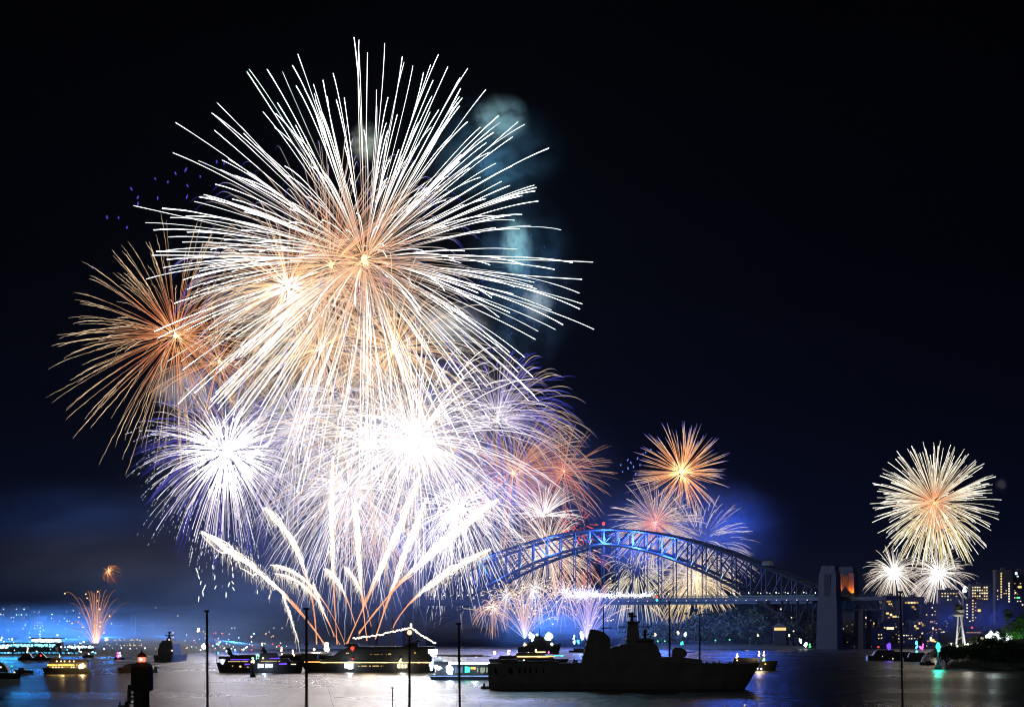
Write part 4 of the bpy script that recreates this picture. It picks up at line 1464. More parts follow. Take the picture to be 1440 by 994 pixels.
# --- right side boats
boat('tug', 'tug with flaming deck lamps beyond the warship bow', 'boat', 1024, 1094, 942, 930.5, 928.5, 1,
     [('deckhouse', 1030, 924.5, 1066, 931, .8, 2, 0, M_HULL), ('wheelhouse', 1068, 923, 1078, 931, .7, 1, 2, M_HULL)],
     [('flare_lamp', 1033.5, 917, 1039, 929, G_FLAME, .7), ('flare_lamp', 1064.5, 913, 1069, 924, G_FLAME, .7), ('flare_lamp', 1071.5, 914, 1075.5, 922, G_FLAME, .7), ('lamp', 1070.5, 924, 1076, 932, glow('mint_lamp', (.4, 1, .7), 1.6), .75),
      ('lamp', 1063.5, 938.5, 1065.6, 940.5, G_WHITE, 1), ('lamp', 1068.5, 938.5, 1071, 941, G_WHITE, 1), ('lamp', 1074, 932, 1077, 934, G_GOLD, .9)])
lamp(1067, 920, dw(942) - 8, (1, .7, .4), 2.5e3, .6)
boat('tour_boat', 'dark tour boat with a purple lamp in the right distance', 'boat', 1219, 1304, 928, 921.5, 919, 1,
     [('cabin', 1226, 916, 1285, 922, .85, 4, 6, M_HULL), ('roof', 1230, 913.5, 1258, 916.2, .8, 3, 2, M_HULL)],
     [('lamp', 1245.5, 903, 1253.5, 911, G_PURP, .4), ('lamp', 1247.5, 911.5, 1251.5, 914, G_PURP, .6), ('lamp', 1233, 908, 1236.5, 910.5, G_RED, .3), ('lamp', 1253, 924.5, 1255, 926.5, G_CREAM, 1), ('lamp', 1239, 921.5, 1240.5, 923, G_CREAM, .9)],
     [(1249.5, 914, 1249.5, 906, .7)])
boat('tour_boat', 'tour boat with cyan and magenta lamps beside the pale dome', 'boat', 1270, 1312, 929.5, 924, 922, 1,
     [('cabin', 1276, 917, 1303, 924.2, .85, 3, 4, M_HULL)],
     [('flare_lamp', 1285, 901, 1292, 913, G_CYAN, .4), ('lamp', 1292.5, 904, 1299, 913, G_MAG, .4), ('lamp', 1286.5, 913.5, 1290.5, 918, G_CYAN, .6)])
boat('launch', 'low dark launch beside the green beacon', 'boat', 1293, 1314, 934.5, 930.5, 931, -1, [('cabin', 1300, 928.8, 1309, 930.8, .7, 2, 1, M_HULL)])
lamp(1250, 907, dw(928) - 3, (.25, .12, 1), 1e3, .6)

# --- pale dome hull beside the headland
d, m = frame(931)
o = thing('dome_marquee', 'pale rounded marquee on the headland shore behind the green beacon', 'marquee', tuple(P(1322, 931, d)))
k = MB()
prof = [(12.0, 0)] + [(12.0 * math.cos(a) ** .8, 7.3 * math.sin(a)) for a in np.linspace(.05, PI / 2 - .03, 10)]
k.lathe(prof, 0, 0, 28)
k.build('canvas_shell', M_TENT, o, True)
k = MB()
for a in range(0, 28, 4):
    t = 2 * PI * a / 28
    for i in range(len(prof) - 1):
        r0, z0 = prof[i]; r1, z1 = prof[i + 1]
        k.bar(((r0 + .05) * math.cos(t), (r0 + .05) * math.sin(t), z0 + .05), ((r1 + .05) * math.cos(t), (r1 + .05) * math.sin(t), z1 + .05), .12, n=4)
k.build('ribs', M_MAST, o)
lamp(1316, 927, d - 14, (1, .9, .75), 3e2, .5)

# --- sail boats: near masts and the two beyond the warship
def sailboat(label, px_top, px_bot, ytop, d, wpx, stay=None, spreaders=(), lampm=None, L=11.0, boom=True, rz=.35, stayside=1):
    m = d / F
    x = (px_bot - 720) * m
    o = thing('sailboat', label, 'sailboat', (x, d, 0), group='sailing boats and their masts')
    ca, sa = math.cos(rz), math.sin(rz)
    top = CAMZ + (HOR - ytop) * m
    lean = (px_top - px_bot) * m * 1.0
    h = MB()
    h.hull(-L * .45, L * .55, -.4, 1.0, 1.35, L * .3, 1, .5, .5, .08, .7)
    ho = h.build('hull', M_HULL, o)
    ho.rotation_euler.z = rz
    k = MB()
    k.box(-L * .2, L * .18, -L * .08, L * .08, 1.05, 1.75, .3, .2)
    ko = k.build('cabin', M_HULL, o)
    ko.rotation_euler.z = rz
    k = MB()
    k.bar((0, 0, 1), (lean, 0, top), wpx * m / 2, wpx * m * .36, 8)
    k.build('mast', M_MAST, o)
    if boom:
        k = MB()
        k.bar((0, 0, 2.6), (-L * .4 * ca, -L * .4 * sa, 2.6), .09, .07, 6)
        k.build('boom', M_MAST, o)
    k = MB()
    for e in ((L * .53 * ca, L * .53 * sa, 1.3), (sa * L * .14, -ca * L * .14, 1.1), (-sa * L * .14, ca * L * .14, 1.1)):
        k.bar((lean, 0, top - .2), e, max(.006, .2 * m / 2), n=4)
    k.build('stays', M_ROPE, o)
    for yy, wl in spreaders:
        k = MB()
        z = CAMZ + (HOR - yy) * m
        t = z / top
        k.bar((lean * t - wl * m, 0, z), (lean * t + wl * m, 0, z), .035, n=5)
        k.build('spreader', M_MAST, o)
    k = MB()
    k.box(lean - wpx * m * .8, lean + wpx * m * .8, -.1, .1, top - .05, top + wpx * m * .35)
    k.build('masthead', M_MAST, o)
    if lampm:
        k = MB()
        k.ball((lean, -.1, top + wpx * m * .9), wpx * m * .8, 8, 5)
        k.build('masthead_lamp', lampm, o)
    return o


sailboat('near black yacht mast standing before the purple cruise boats and yacht bow', 431, 431, 856, 120, 5.0, spreaders=((905, 3),))
sailboat('near black yacht mast with a glowing tip before the motor yacht stern', 576, 575, 893, 130, 4.6, lampm=glow('masthead_glow', (1, .6, .4), 1.5))
sailboat('near black leaning mast before the white lit boat', 645, 653, 877, 115, 4.6, spreaders=((921.5, 34),), rz=-.5)
sailboat('near black mast in front of the city at the right', 1266, 1276, 832, 140, 4.0, rz=-.6, spreaders=((840, 6),))
sailboat('near grey mast at the left between the stern-on warship and cruise boats', 291, 294, 859, 150, 4.5, rz=-.4)
sailboat('short thin mast low in front of the bright water below the motor yacht', 552, 552, 966, 110, 2.2, L=7.5)
sailboat('tall mast rising behind the gun of the big warship', 941, 942, 846, 960, 3.2, L=16)
sailboat('tall mast rising behind the step in the warship foredeck', 984, 984, 864, 970, 2.8, L=16)

# ------------------------------------------------------------------ the near lighthouse
def lighthouse():
    d = 267.0
    m = d / F
    cx = 199.5
    o = thing('lighthouse', 'black lighthouse with glowing red lantern in the near left water', 'lighthouse', ((cx - 720) * m, d, 0))
    Z = lambda py: CAMZ + (HOR - py) * m
    X = lambda px: (px - cx) * m
    dark = mat('lighthouse_stone', (.035, .034, .033), .85, var=.3, scale=1.5)
    k = MB()
    k.lathe([(1.05, -1), (1.0, 2), (.86, Z(971))], X(199), 0, 24)
    k.build('tower', dark, o)
    k = MB()
    k.box(X(186), X(213.5), -1.08, 1.08, Z(969.5), Z(936.5), .03, .02)
    k.box(X(188), X(211), -.95, .95, Z(971.5), Z(969.55), -.0)
    k.box(X(187), X(212.5), -1.0, 1.0, Z(936.48), Z(932), .25, .2)
    k.build('watch_room', dark, o)
    k = MB()
    k.lathe([(.55, Z(932.2)), (.56, Z(930.4)), (.5, Z(930.4))], 0, 0, 20)
    k.build('lantern_base', M_RED, o)
    k = MB()
    k.lathe([(.44, Z(930.4)), (.46, Z(927.5)), (.44, Z(923.2))], 0, 0, 20)
    k.build('lantern_glass', glow('lantern_red', (1, .33, .2), 1.1), o, True)
    k = MB()
    k.ball((-.02, -.4, Z(926.6)), .17, 8, 5)
    k.build('lantern_bulb', glow('lantern_bulb', (1, .7, .5), 5), o)
    k = MB()
    for i in range(8):
        t = 2 * PI * i / 8 + .2
        k.bar((.5 * math.cos(t), .5 * math.sin(t), Z(930.4)), (.5 * math.cos(t), .5 * math.sin(t), Z(923)), .02, n=4)
    k.build('lantern_bars', M_RED, o)
    k = MB()
    k.lathe([(.55, Z(923.4)), (.53, Z(922)), (.42, Z(919.4)), (.22, Z(917.4)), (.08, Z(916.6))], 0, 0, 20)
    k.build('dome', M_RED, o, True)
    k = MB()
    k.bar((0, 0, Z(917)), (0, 0, Z(912.5)), .06, .04, 6)
    k.ball((0, 0, Z(914.6)), .09, 8, 5)
    k.build('finial', M_MAST, o)
    # ladder plate with three round holes
    k = MB()
    yf, yb = -.35, -.2
    for cy_ in (973, 979, 986):
        c = (X(186.4), Z(cy_))
        rr, n = 2.1 * m, 20
        hw, hh = 4.4 * m, 3.4 * m
        sq = []
        for i in range(n):
            t = 2 * PI * i / n
            a, b = math.cos(t), math.sin(t)
            q = max(abs(a), abs(b))
            sq.append((a / q * hw, b / q * hh))
        v = []
        for y in (yf, yb):
            v += [(c[0] + rr * math.cos(2 * PI * i / n), y, c[1] + rr * math.sin(2 * PI * i / n)) for i in range(n)]
            v += [(c[0] + sq[i][0], y, c[1] + sq[i][1]) for i in range(n)]
        f = []
        for i in range(n):
            j = (i + 1) % n
            f += [(i, j, n + j, n + i), (2 * n + i, 3 * n + i, 3 * n + j, 2 * n + j), (i, 2 * n + i, 2 * n + j, j), (n + i, n + j, 3 * n + j, 3 * n + i)]
        k.add(v, f)
    k.box(X(180.5), X(186.5), -.36, -.18, Z(969.4), Z(962.5))
    k.box(X(179.6), X(182.0), -.38, -.17, Z(1010), Z(969.6))
    k.build('ladder_plate', dark, o)
    k = MB()
    k.box(X(167), X(182), -.5, .1, Z(1040), Z(991))
    k.bar((X(169), -.2, Z(992)), (X(169), -.2, Z(986)), .08, n=6)
    k.box(X(176), X(181), -.4, 0, Z(992), Z(985.5), .05)
    k.box(X(168), X(182), -.3, -.1, Z(1135), Z(1040.2), .2)
    k.build('landing_stage', dark, o)
    lamp(199.5, 927, d - 1.2, (1, .2, .1), 6, .15)


lighthouse()

# --- beacons and buoys
def beacon(name, label, px, ywl, ytop, lamps, wpx):
    d, m = frame(ywl)
    o = thing(name, label, 'beacon', ((px - 720) * m, d, 0), group='beacons in the water')
    Z = lambda py: (ywl - py) * m
    k = MB()
    k.lathe([(wpx * m * .9, -.5), (wpx * m, .3), (wpx * m * .8, Z(ywl - 4)), (wpx * m * .35, Z(ywl - 5))], 0, 0, 14)
    k.build('float', M_HULL, o)
    k = MB()
    k.bar((0, 0, Z(ywl - 5)), (0, 0, Z(ytop)), wpx * m * .3, wpx * m * .18, 8)
    k.build('post', M_HULL, o)
    for y, r, g in lamps:
        k = MB()
        for i in range(9):
            k.ball((RW.uniform(-.6, .6) * r * m, -wpx * m * .35, Z(y + RW.uniform(-.7, .6) * r)), r * m * RW.uniform(.25, .5), 8, 5, 1.4)
        k.build('lamp', g, o)


beacon('harbour_beacon', 'green lit beacon post before the headland', 1319, 940, 909, [(911, 5, G_TEAL), (905, 2.5, G_TEAL)], 5.5)
lamp(1319, 911, dw(940) - 4, (.05, 1, .65), 5e3, .8)
beacon('channel_buoy', 'dark buoy with a white lamp before the purple cruise boats', 355.5, 951.5, 934, [(929.5, 3, G_CREAM), (925.5, 2.2, glow('mint_lamp', (.4, 1, .7), 1.6))], 4.2)
beacon('channel_buoy', 'tiny buoy with a yellow lamp at the bottom right of centre', 1047, 996, 991.5, [(991.3, 1.6, G_YEL)], 1.2)


# ------------------------------------------------------------------ trees
def make_crown(seed, w_, h, n, leaf):
    rng = np.random.default_rng(seed)
    cl = [(rng.normal(0, w_ * .28), rng.normal(0, w_ * .28), rng.uniform(.35, 1.0) * h, rng.uniform(.16, .34) * w_) for _ in range(13)]
    V, Fc = [], []
    for i in range(n):
        cx, cy_, cz, r = cl[rng.integers(len(cl))]
        u = rng.normal(0, 1, 3)
        u /= np.linalg.norm(u)
        p = np.array([cx, cy_, cz]) + u * r * rng.uniform(.5, 1.05) * [1, 1, .75]
        a = rng.normal(0, 1, 3); a /= np.linalg.norm(a)
        b = np.cross(a, rng.normal(0, 1, 3)); b /= np.linalg.norm(b)
        s = leaf * rng.uniform(.6, 1.4)
        k = len(V)
        V += [p - a * s - b * s * .5, p + a * s * .2 - b * s * .7, p + a * s + b * s * .1, p - a * s * .1 + b * s * .7]
        Fc.append((k, k + 1, k + 2, k + 3))
    b = MB()
    b.add(V, Fc)
    return b, cl


def make_tree(seed, w_, h, n, leaf, label, loc, group, trunk_h=.5):
    o = thing('tree', label, 'tree', loc, group=group)
    cb, cl = make_crown(seed, w_, h, n, leaf)
    t = MB()
    t.bar((0, 0, -2), (0, 0, h * trunk_h), w_ * .045, w_ * .025, 7)
    for cx, cy_, cz, r in cl[:6]:
        t.bar((0, 0, h * trunk_h * .75), (cx, cy_, cz), w_ * .022, w_ * .008, 5)
    t.build('trunk', M_BARK, o)
    cb.build('crown', M_LEAF, o)
    return o


rt = random.Random(3)
protos = [make_tree(60 + i, 20, 17 + 2 * i, 620, 1.1, 'x', (0, 0, -500), 'trees on the far right shore') for i in range(3)]
used = set()
# tree tops as the photo shows them: (px, py top)
tops = [(888, 880), (900, 876), (912, 872), (924, 874), (936, 873), (948, 877), (960, 873), (972, 872), (986, 862), (998, 859), (1010, 860), (1022, 862), (1034, 858), (1046, 855), (1058, 857), (1070, 860),
        (1082, 864), (1094, 862), (1106, 864), (1118, 868), (1130, 862), (1142, 860), (1154, 864), (1166, 866), (1178, 874)]
ti = 0
for row, (dd, dy) in enumerate(((2655, 0), (2615, 14))):
    for (px, py) in tops:
        px2 = px + rt.uniform(-4, 4) + 6 * row
        d_ = dd + rt.uniform(-12, 12)
        p = P(px2, py + dy + rt.uniform(-2, 2), d_)
        g = max(h_right(p.x, p.y), 0.3)
        hh = max(8.0, p.z - g)
        src = protos[ti % 3]
        o = src if ti < 3 else copy_tree(src)
        sc = hh / (17 + 2 * (ti % 3)) * .92
        o.location = (p.x, p.y, g - .3)
        o.scale = (sc * rt.uniform(.9, 1.25), sc, sc)
        o.rotation_euler.z = rt.uniform(0, 6)
        o['label'] = 'dark leafy tree in the wooded far shore right of the warship' if row == 0 else 'lower dark tree at the water edge of the wooded far shore'
        ti += 1

# the headland's shrubs and trees
hp = [make_tree(80 + i, 9, 7, 760, .42, 'x', (0, 0, -500), 'bushes covering the headland', .35) for i in range(3)]
hi = 0
for row, (dd, ys) in enumerate(((1312, 4), (1330, 0), (1350, -2))):
    for i in range(11):
        px = 1334 + i * 11.5 + rt.uniform(-4, 4) + row * 3
        ytop = 908 - 6 * sm(1335, 1400, px) + ys + rt.uniform(-3, 3)
        d_ = dd + rt.uniform(-4, 6)
        p = P(px, ytop, d_)
        g = max(h_head(p.x, p.y), .2)
        hh = max(3.5, p.z - g)
        src = hp[hi % 3]
        o = src if hi < 3 else copy_tree(src)
        sc = hh / 7
        o.location = (p.x, p.y, g - .2)
        o.scale = (max(sc, .8) * rt.uniform(.9, 1.3), max(sc, .8), sc)
        o.rotation_euler.z = rt.uniform(0, 6)
        o['label'] = ['dark bush in the front row on the headland', 'dark bush in the middle row on the headland', 'dark bush in the back row on the headland'][row]
        hi += 1


def head_tree(label, px, ytop, d_, w_, seed, n=1500, leaf=.4):
    p = P(px, ytop, d_)
    g = h_head(p.x, p.y)
    return make_tree(seed, w_, p.z - g, n, leaf, label, (p.x, p.y, g - .2), 'trees on the headland', .55)


head_tree('tree lit green from below at the right edge', 1432, 868, 1372, 15, 91, 2600)
head_tree('smaller green lit tree at the right edge beside the floodlit stand', 1412, 884, 1376, 9, 92, 1200)
head_tree('tall narrow dark tree behind the green lit tree', 1416, 858, 1400, 6, 93, 1200)
head_tree('round dark bush tree below the white lattice mast', 1369, 893, 1360, 9, 94, 1000)
for px, py in ((1432, 902), (1440, 904), (1420, 903)):
    l = bpy.data.lights.new('tree_floodlight', 'SPOT')
    l.color = (.25, 1, .18)
    l.energy = 5e3
    l.spot_size = R(75)
    l.spot_blend = .6
    l.shadow_soft_size = .3
    o = bpy.data.objects.new('tree_floodlight', l)
    COL.objects.link(o)
    o.location = P(px, py, 1362)
    o.rotation_euler = (P(px, 876, 1372) - P(px, py, 1362)).to_track_quat('-Z', 'Y').to_euler()

# ------------------------------------------------------------------ the floodlit memorial mast on the headland
d = 1352.0
m = d / F
o = thing('memorial_mast', 'white floodlit tripod mast with a crow nest on the headland', 'mast', tuple(P(1352, 906, d)))
Z = lambda py: (906 - py) * m
X = lambda px: (px - 1352) * m
WM = mat('white_mast_paint', (.75, .75, .7), .5, var=.1)
for xb, yb, xt in ((1344.5, 0, 1348), (1357, -1.2, 1349.5), (1356, 3, 1352)):
    k = MB()
    k.bar((X(xb), yb, Z(908)), (X(xt), 0, Z(858)), .55, .4, 8)
    k.build('leg', WM, o)
k = MB()
k.lathe([(1.2, Z(867)), (3.4, Z(865)), (3.4, Z(863.6)), (2.0, Z(863.4))], X(1347), 0, 16)
k.build('lower_platform', WM, o)
k = MB()
k.lathe([(2.6, Z(861)), (2.9, Z(857.5)), (2.7, Z(857.4))], X(1349.5), 0, 16)
k.build('crow_nest', WM, o)
k = MB()
k.lathe([(2.2, Z(857.6)), (2.4, Z(853)), (1.2, Z(850)), (.3, Z(849))], X(1347), 0, 16)
k.build('spotting_top', mat('mast_top_green', (.08, .11, .09), .6), o)
k = MB()
k.bar((X(1353), 0, Z(858)), (X(1356), 0, Z(822)), .45, .18, 8)
k.build('topmast', WM, o)
k = MB()
k.bar((X(1356), 0, Z(832)), (X(1356.6), 0, Z(824)), 1.2, .4, 8)
k.build('mast_lamp', G_WHITE, o)
k = MB()
for a, b in (((1344.5, 900), (1357, 893)), ((1346, 884), (1355, 878)), ((1344, 906), (1356, 860))):
    k.bar((X(a[0]), 0, Z(a[1])), (X(b[0]), 0, Z(b[1])), .12, n=4)
k.build('rigging', WM, o)
lamp(1349, 908, d - 12, (1, .97, .85), 5e3, .5)
lamp(1362, 900, d - 14, (1, .97, .85), 4e3, .5)

# floodlit stand of white marquees behind the bushes
o = thing('marquee_row', 'blazing white lit marquees behind the bushes of the headland', 'marquee', tuple(P(1402, 897, 1400)))
m = 1400 / F
rb = random.Random(8)
for i in range(8):
    x = (1389 + i * 4.4 - 1402) * m
    h = (6 + 5 * math.sin(i * 1.7) ** 2) * m
    k = MB()
    k.box(x - 1.1, x + 1.1, -2, 2, -6, h * .6)
    k.box(x - 1.2, x + 1.2, -2.1, 2.1, h * .6 + .01, h, 1.0, 1.8)
    k.build('marquee', glow('marquee_light', (.85, 1, .95), 1.6), o)
for i, (x, y) in enumerate(((1340, 911), (1346, 909), (1352, 911), (1361, 906), (1367, 909), (1374, 905), (1381, 897), (1384, 902), (1357, 911), (1338, 905))):
    p = P(x, y, 1345)
    k = MB()
    k.cur = 0
    k.bar((0, 0, -6), (0, 0, -.2), .08, n=5)
    k.cur = 1
    k.ball((0, 0, 0), rb.uniform(.4, .8), 8, 5)
    b = k.build('garden_lamp', [M_MAST, G_WHITE if i % 2 else G_CREAM])
    b.location = p
    tag(b, 'small white lamp among the headland bushes under the lattice mast', 'lamp', 'garden lamps on the headland')
lamp(1398, 884, 1392, (.8, 1, .95), 5e3, .6)


# ------------------------------------------------------------------ buildings with lit windows
def unit_box(mt):
    k = MB()
    k.box(-.5, .5, -.5, .5, -.5, .5)
    me = k.build('window', mt)
    return me


UB = {}


def window(parent, mt, loc, sx, sz):
    if mt.name not in UB:
        o = unit_box(mt)
        UB[mt.name] = o
    else:
        o = UB[mt.name].copy()
        COL.objects.link(o)
    o.parent = parent
    o.location = loc
    o.scale = (sx, .3, sz)
    return o


def building(label, x0, x1, ytop, ybase, d, wins, body=None, depth=16, roof='flat', name='apartment_building', group='buildings across the water'):
    m = d / F
    cx = (x0 + x1) / 2
    b0 = P(cx, ybase, d)
    o = thing(name, label, 'building', tuple(b0), group=group)
    hw = (x1 - x0) * m / 2
    H = (ybase - ytop) * m
    k = MB()
    k.box(-hw, hw, 0, depth, -12, H)
    k.build('wall', body or M_BRICK, o)
    k = MB()
    if roof == 'flat':
        k.box(-hw - .3, hw + .3, -.3, depth + .3, H + .01, H + 1.0)
        k.box(-hw * .3, hw * .2, 3, 9, H + 1.01, H + 3.2)
    else:
        k.prism([(-hw - .5, H + .01), (hw + .5, H + .01), (0, H + hw * .7)], -.5, depth + .5)
    k.build('roof', M_ROOF, o)
    for x, y, ww, wh, g in wins:
        window(o, g, ((x - cx) * m, -.1, (ybase - y) * m), ww * m, wh * m)
    return o


def grid(xs, ys, p, seed, ww=2.0, wh=1.8, mats=(G_YEL, G_CREAM, G_DIM, G_YEL)):
    r = random.Random(seed)
    out = []
    for y in ys:
        for x in xs:
            if r.random() < p: out.append((x, y, ww * r.uniform(.6, 1.3), wh * r.uniform(.7, 1.1), r.choice(mats)))
    return out


def fr(a, b, s): return [a + s * i for i in range(int((b - a) / s) + 1)]


D = 2665
building('broad dark apartment block with scattered gold windows left of the near right mast', 1170, 1234, 864, 909, D,
         [(1200 + i * 4.2, 868, 3.2, 2.4, G_CREAM) for i in range(5)] + [(1222, 868, 4, 2.4, G_CREAM)] + [(1178 + i * 5, 872.5, 3, 1.8, G_YEL) for i in range(3)] + [(1215, 871.5, 3.4, 5, G_CREAM), (1220, 875, 3, 3.5, G_YEL), (1228, 876, 3, 2, G_YEL), (1199, 873, 3, 2, G_DIM)] +
         [(1188 + i * 4, 889, 3.6, 2.4, G_YEL) for i in range(5)] + [(1229, 889, 3.5, 2.4, G_YEL), (1183, 889.5, 3, 2, G_DIM), (1177, 894, 2.4, 2.6, G_CREAM), (1172, 895, 2, 1.6, G_CREAM), (1190, 898, 2, 1.6, G_CREAM), (1205, 897, 1.6, 1.4, G_YEL)] + grid(fr(1175, 1232, 6), (877, 881, 885, 893, 901), .4, 1, 1.7, 1.5))
building('narrow dark block with amber windows behind the near right mast', 1243, 1266, 838, 908, D + 30,
         [(1250, 841, 4, 3, G_DIM), (1250, 845, 6, 3, G_DIM), (1252, 849, 5, 2, G_YEL), (1248, 862, 4, 2.5, G_YEL), (1253, 864, 3, 3, G_CREAM), (1258, 866.5, 6, 2.4, G_YEL), (1250, 868, 3, 2, G_DIM), (1249, 893.5, 2.4, 2.4, G_YEL)] + grid(fr(1247, 1263, 4), fr(852, 900, 5), .2, 2, 1.6, 1.5))
building('low terrace with a bright yellow lit porch below the twin spark balls', 1238, 1265, 878, 909, D - 20,
         [(1248 + i * 2.6, 883, 2.4, 3.4, G_CREAM) for i in range(4)] + [(1244, 882, 2, 2, G_YEL), (1260, 881, 2, 2, G_DIM), (1267, 889, 2, 2.4, G_YEL), (1268, 896, 1.6, 2, G_CREAM)], roof='gable', name='terrace_house')
building('dark flats with one amber row under the twin spark balls', 1270, 1300, 840, 872, D + 60,
         [(1274 + i * 4, 847, 3, 2.6, g) for i, g in enumerate((G_DIM, G_YEL, G_CREAM, G_YEL, G_DIM))] + [(1284, 853, 4, 3, G_DIM), (1287, 856, 3, 2, G_DIM)], M_CONC)
building('mid distance block with warm windows left of the white tripod mast', 1281, 1320, 872, 910, D - 10,
         [(1287, 880, 3, 3, G_YEL), (1293, 876, 2.4, 3, G_YEL), (1297.5, 878, 2.4, 4, G_DIM), (1310, 874, 4, 2.6, G_DIM), (1312, 883, 2, 3, G_CREAM), (1316, 885, 3, 2, G_DIM), (1297, 890, 2, 2, G_CREAM), (1322, 884, 4, 1.6, G_DIM), (1327, 888, 3, 1.6, G_YEL), (1290, 883, 4, 2, G_YEL)] + grid(fr(1284, 1318, 5), (895, 900), .4, 3))
building('bright cream lit house at the waterside above the cyan and magenta lamps', 1300, 1320, 893, 911, D - 40,
         [(1305, 901, 3, 2, G_DIM), (1309, 898, 3, 6, G_CREAM), (1312, 900, 4, 4, G_YEL), (1315, 901.5, 3, 2, G_YEL), (1311, 891, 1.6, 5, G_CREAM)], M_CONC, roof='gable', name='waterside_house')
building('office tower with a full grid of gold windows right of the white mast', 1365, 1393, 822, 872, D + 120,
         grid(fr(1368, 1391, 3.3), fr(825.5, 842, 4.1), .86, 4, 2.2, 2.2, (G_YEL, G_YEL, G_CREAM, G_DIM)), M_CONC)
building('tall tower with two upright columns of gold windows at the right', 1400, 1424, 802, 872, D + 160,
         [(1408, y, 1.9, 2.2, G_YEL) for y in fr(806, 842, 3.7)] + [(1419, y, 1.9, 2.2, G_CREAM) for y in fr(820, 846, 3.6)] + grid((1403, 1412, 1415), fr(822, 845, 4), .3, 5, 1.6, 1.6), M_CONC)
building('dark tower with a pale blue rooftop sign light at the right edge', 1424, 1446, 803, 872, D + 180,
         [(1429, 806, 3, 3.4, G_BLUEW), (1431, 810, 2, 1.6, G_BLUEW), (1434, 825, 5, 3, G_YEL), (1428, 833, 2, 2, G_CREAM), (1432, 840, 5, 2, G_GREEN), (1438, 850, 2, 2, G_CREAM)] + grid(fr(1427, 1440, 4), fr(815, 848, 5), .22, 6, 1.6, 1.6), M_CONC)
building('slim dark block with a dotted column of windows right of the white mast', 1355, 1382, 843, 890, D + 40,
         [(1360, y, 2, 1.6, G_CREAM) for y in fr(850, 868, 4.4)] + [(1368, y, 2, 1.6, G_YEL) for y in fr(844, 872, 4)] + [(1377, 858, 4.4, 3.6, G_YEL)] + grid((1364, 1372), fr(848, 880, 5), .25, 7, 1.5, 1.5))
building('low dark block with small windows behind the white mast', 1322, 1348, 830, 872, D + 90,
         grid(fr(1325, 1346, 4), (834, 838, 843), .5, 8, 1.8, 1.8), M_CONC)
building('dark tower with a pale crown left of the orange pylon', 1156, 1172, 806, 872, D + 140, [(1169, 808, 2, 3, G_CREAM), (1162, 812, 12, .8, glow('pale_blue_line', (.3, .5, .8), .4))] + grid((1159, 1164, 1168), fr(822, 850, 8), .2, 9, 1.4, 1.4), M_CONC)
building('long low block with one row of small lights at the right edge', 1356, 1384, 886, 905, D - 20, [(1360 + i * 3, 889, 2.2, 1.4, G_DIM) for i in range(7)] + [(1367, 882, 2, 2.6, G_RED)])
building('low dark terrace with amber windows at the foot of the narrow dark block', 1262, 1286, 890, 909, D - 30,
         grid(fr(1264, 1284, 3.6), (893, 897.5, 902), .45, 31, 1.8, 1.5), roof='gable', name='terrace_house')
building('low dark terrace between the broad apartment block and the lit porch house', 1222, 1244, 888, 909, D - 35,
         grid(fr(1225, 1242, 3.6), (892, 897, 902), .4, 32, 1.8, 1.5), roof='gable', name='terrace_house')
building('tall dim block behind the mid distance block with sparse warm windows', 1296, 1322, 850, 908, D + 20,
         grid(fr(1299, 1320, 4), fr(854, 890, 5), .3, 33, 1.7, 1.5))
building('pavilion glowing yellow among the dark trees of the far shore', 1088, 1105, 881, 890, 2590, [(1090 + i * 2.8, 884, 2.6, 4, G_YEL) for i in range(6)], mat('dark_timber', (.012, .011, .01), .9), 6, 'gable', 'pavilion')
# left shore blocks
for i, (x0, x1, yt, dd, lab) in enumerate(((46, 62, 868, 2700, 'slim block with a stack of white windows above the blue left shore'), (2, 40, 853, 3300, 'wide block with dim rows of dots at the far left'),
                                        (66, 100, 866, 3200, 'dim block behind the blue left shore, right of the slim one'), (196, 232, 880, 2900, 'low dim block behind the stern-on warship'), (150, 185, 882, 2900, 'low dim block left of the stern-on warship'))):
    p = land(h_left, (x0 + x1) / 2, 905, 1900, 4600)
    yb = HOR - (h_left((x0 + x1) / 2 * 0 + ((x0 + x1) / 2 - 720) * dd / F, dd) - CAMZ) * F / dd
    building(lab, x0, x1, yt, yb, dd, grid(fr(x0 + 3, x1 - 2, 3.6), fr(yt + 3, yb - 2, 4), .3 if i else .6, 20 + i, 1.5, 1.3, (G_CREAM, G_BLUEW, G_DIM, G_CREAM)), M_CONC)

# bright wharf sheds and marquees on the left shore
def wharf(label, x0, x1, ytop, ybase, d, mt, n, name='wharf_shed'):
    m = d / F
    cx = (x0 + x1) / 2
    o = thing(name, label, 'shed', tuple(P(cx, ybase, d)), group='lit sheds of the left shore')
    hw = (x1 - x0) * m / 2
    H = (ybase - ytop) * m
    k = MB()
    k.box(-hw, hw, 0, 14, -6, H * .45)
    k.build('wall', M_CONC, o)
    k = MB()
    k.prism([(-hw - .5, H * .85), (hw + .5, H * .85), (hw, H), (-hw, H)], -1, 15)
    k.build('roof', M_ROOF, o)
    for i in range(n):
        x = -hw + (i + .5) * 2 * hw / n
        k = MB()
        for q in range(5):
            xx = x + hw / n * RW.uniform(-.8, .8)
            k.ball((xx, -.4, H * RW.uniform(.5, .85)), H * RW.uniform(.06, .13), 6, 4)
        h0 = RW.uniform(.46, .6)
        k.box(x - hw / n * RW.uniform(.3, .8), x + hw / n * RW.uniform(.3, .8), -.3, .2, H * h0, H * RW.uniform(h0 + .08, .84))
        k.build('lit_bay', mt, o)


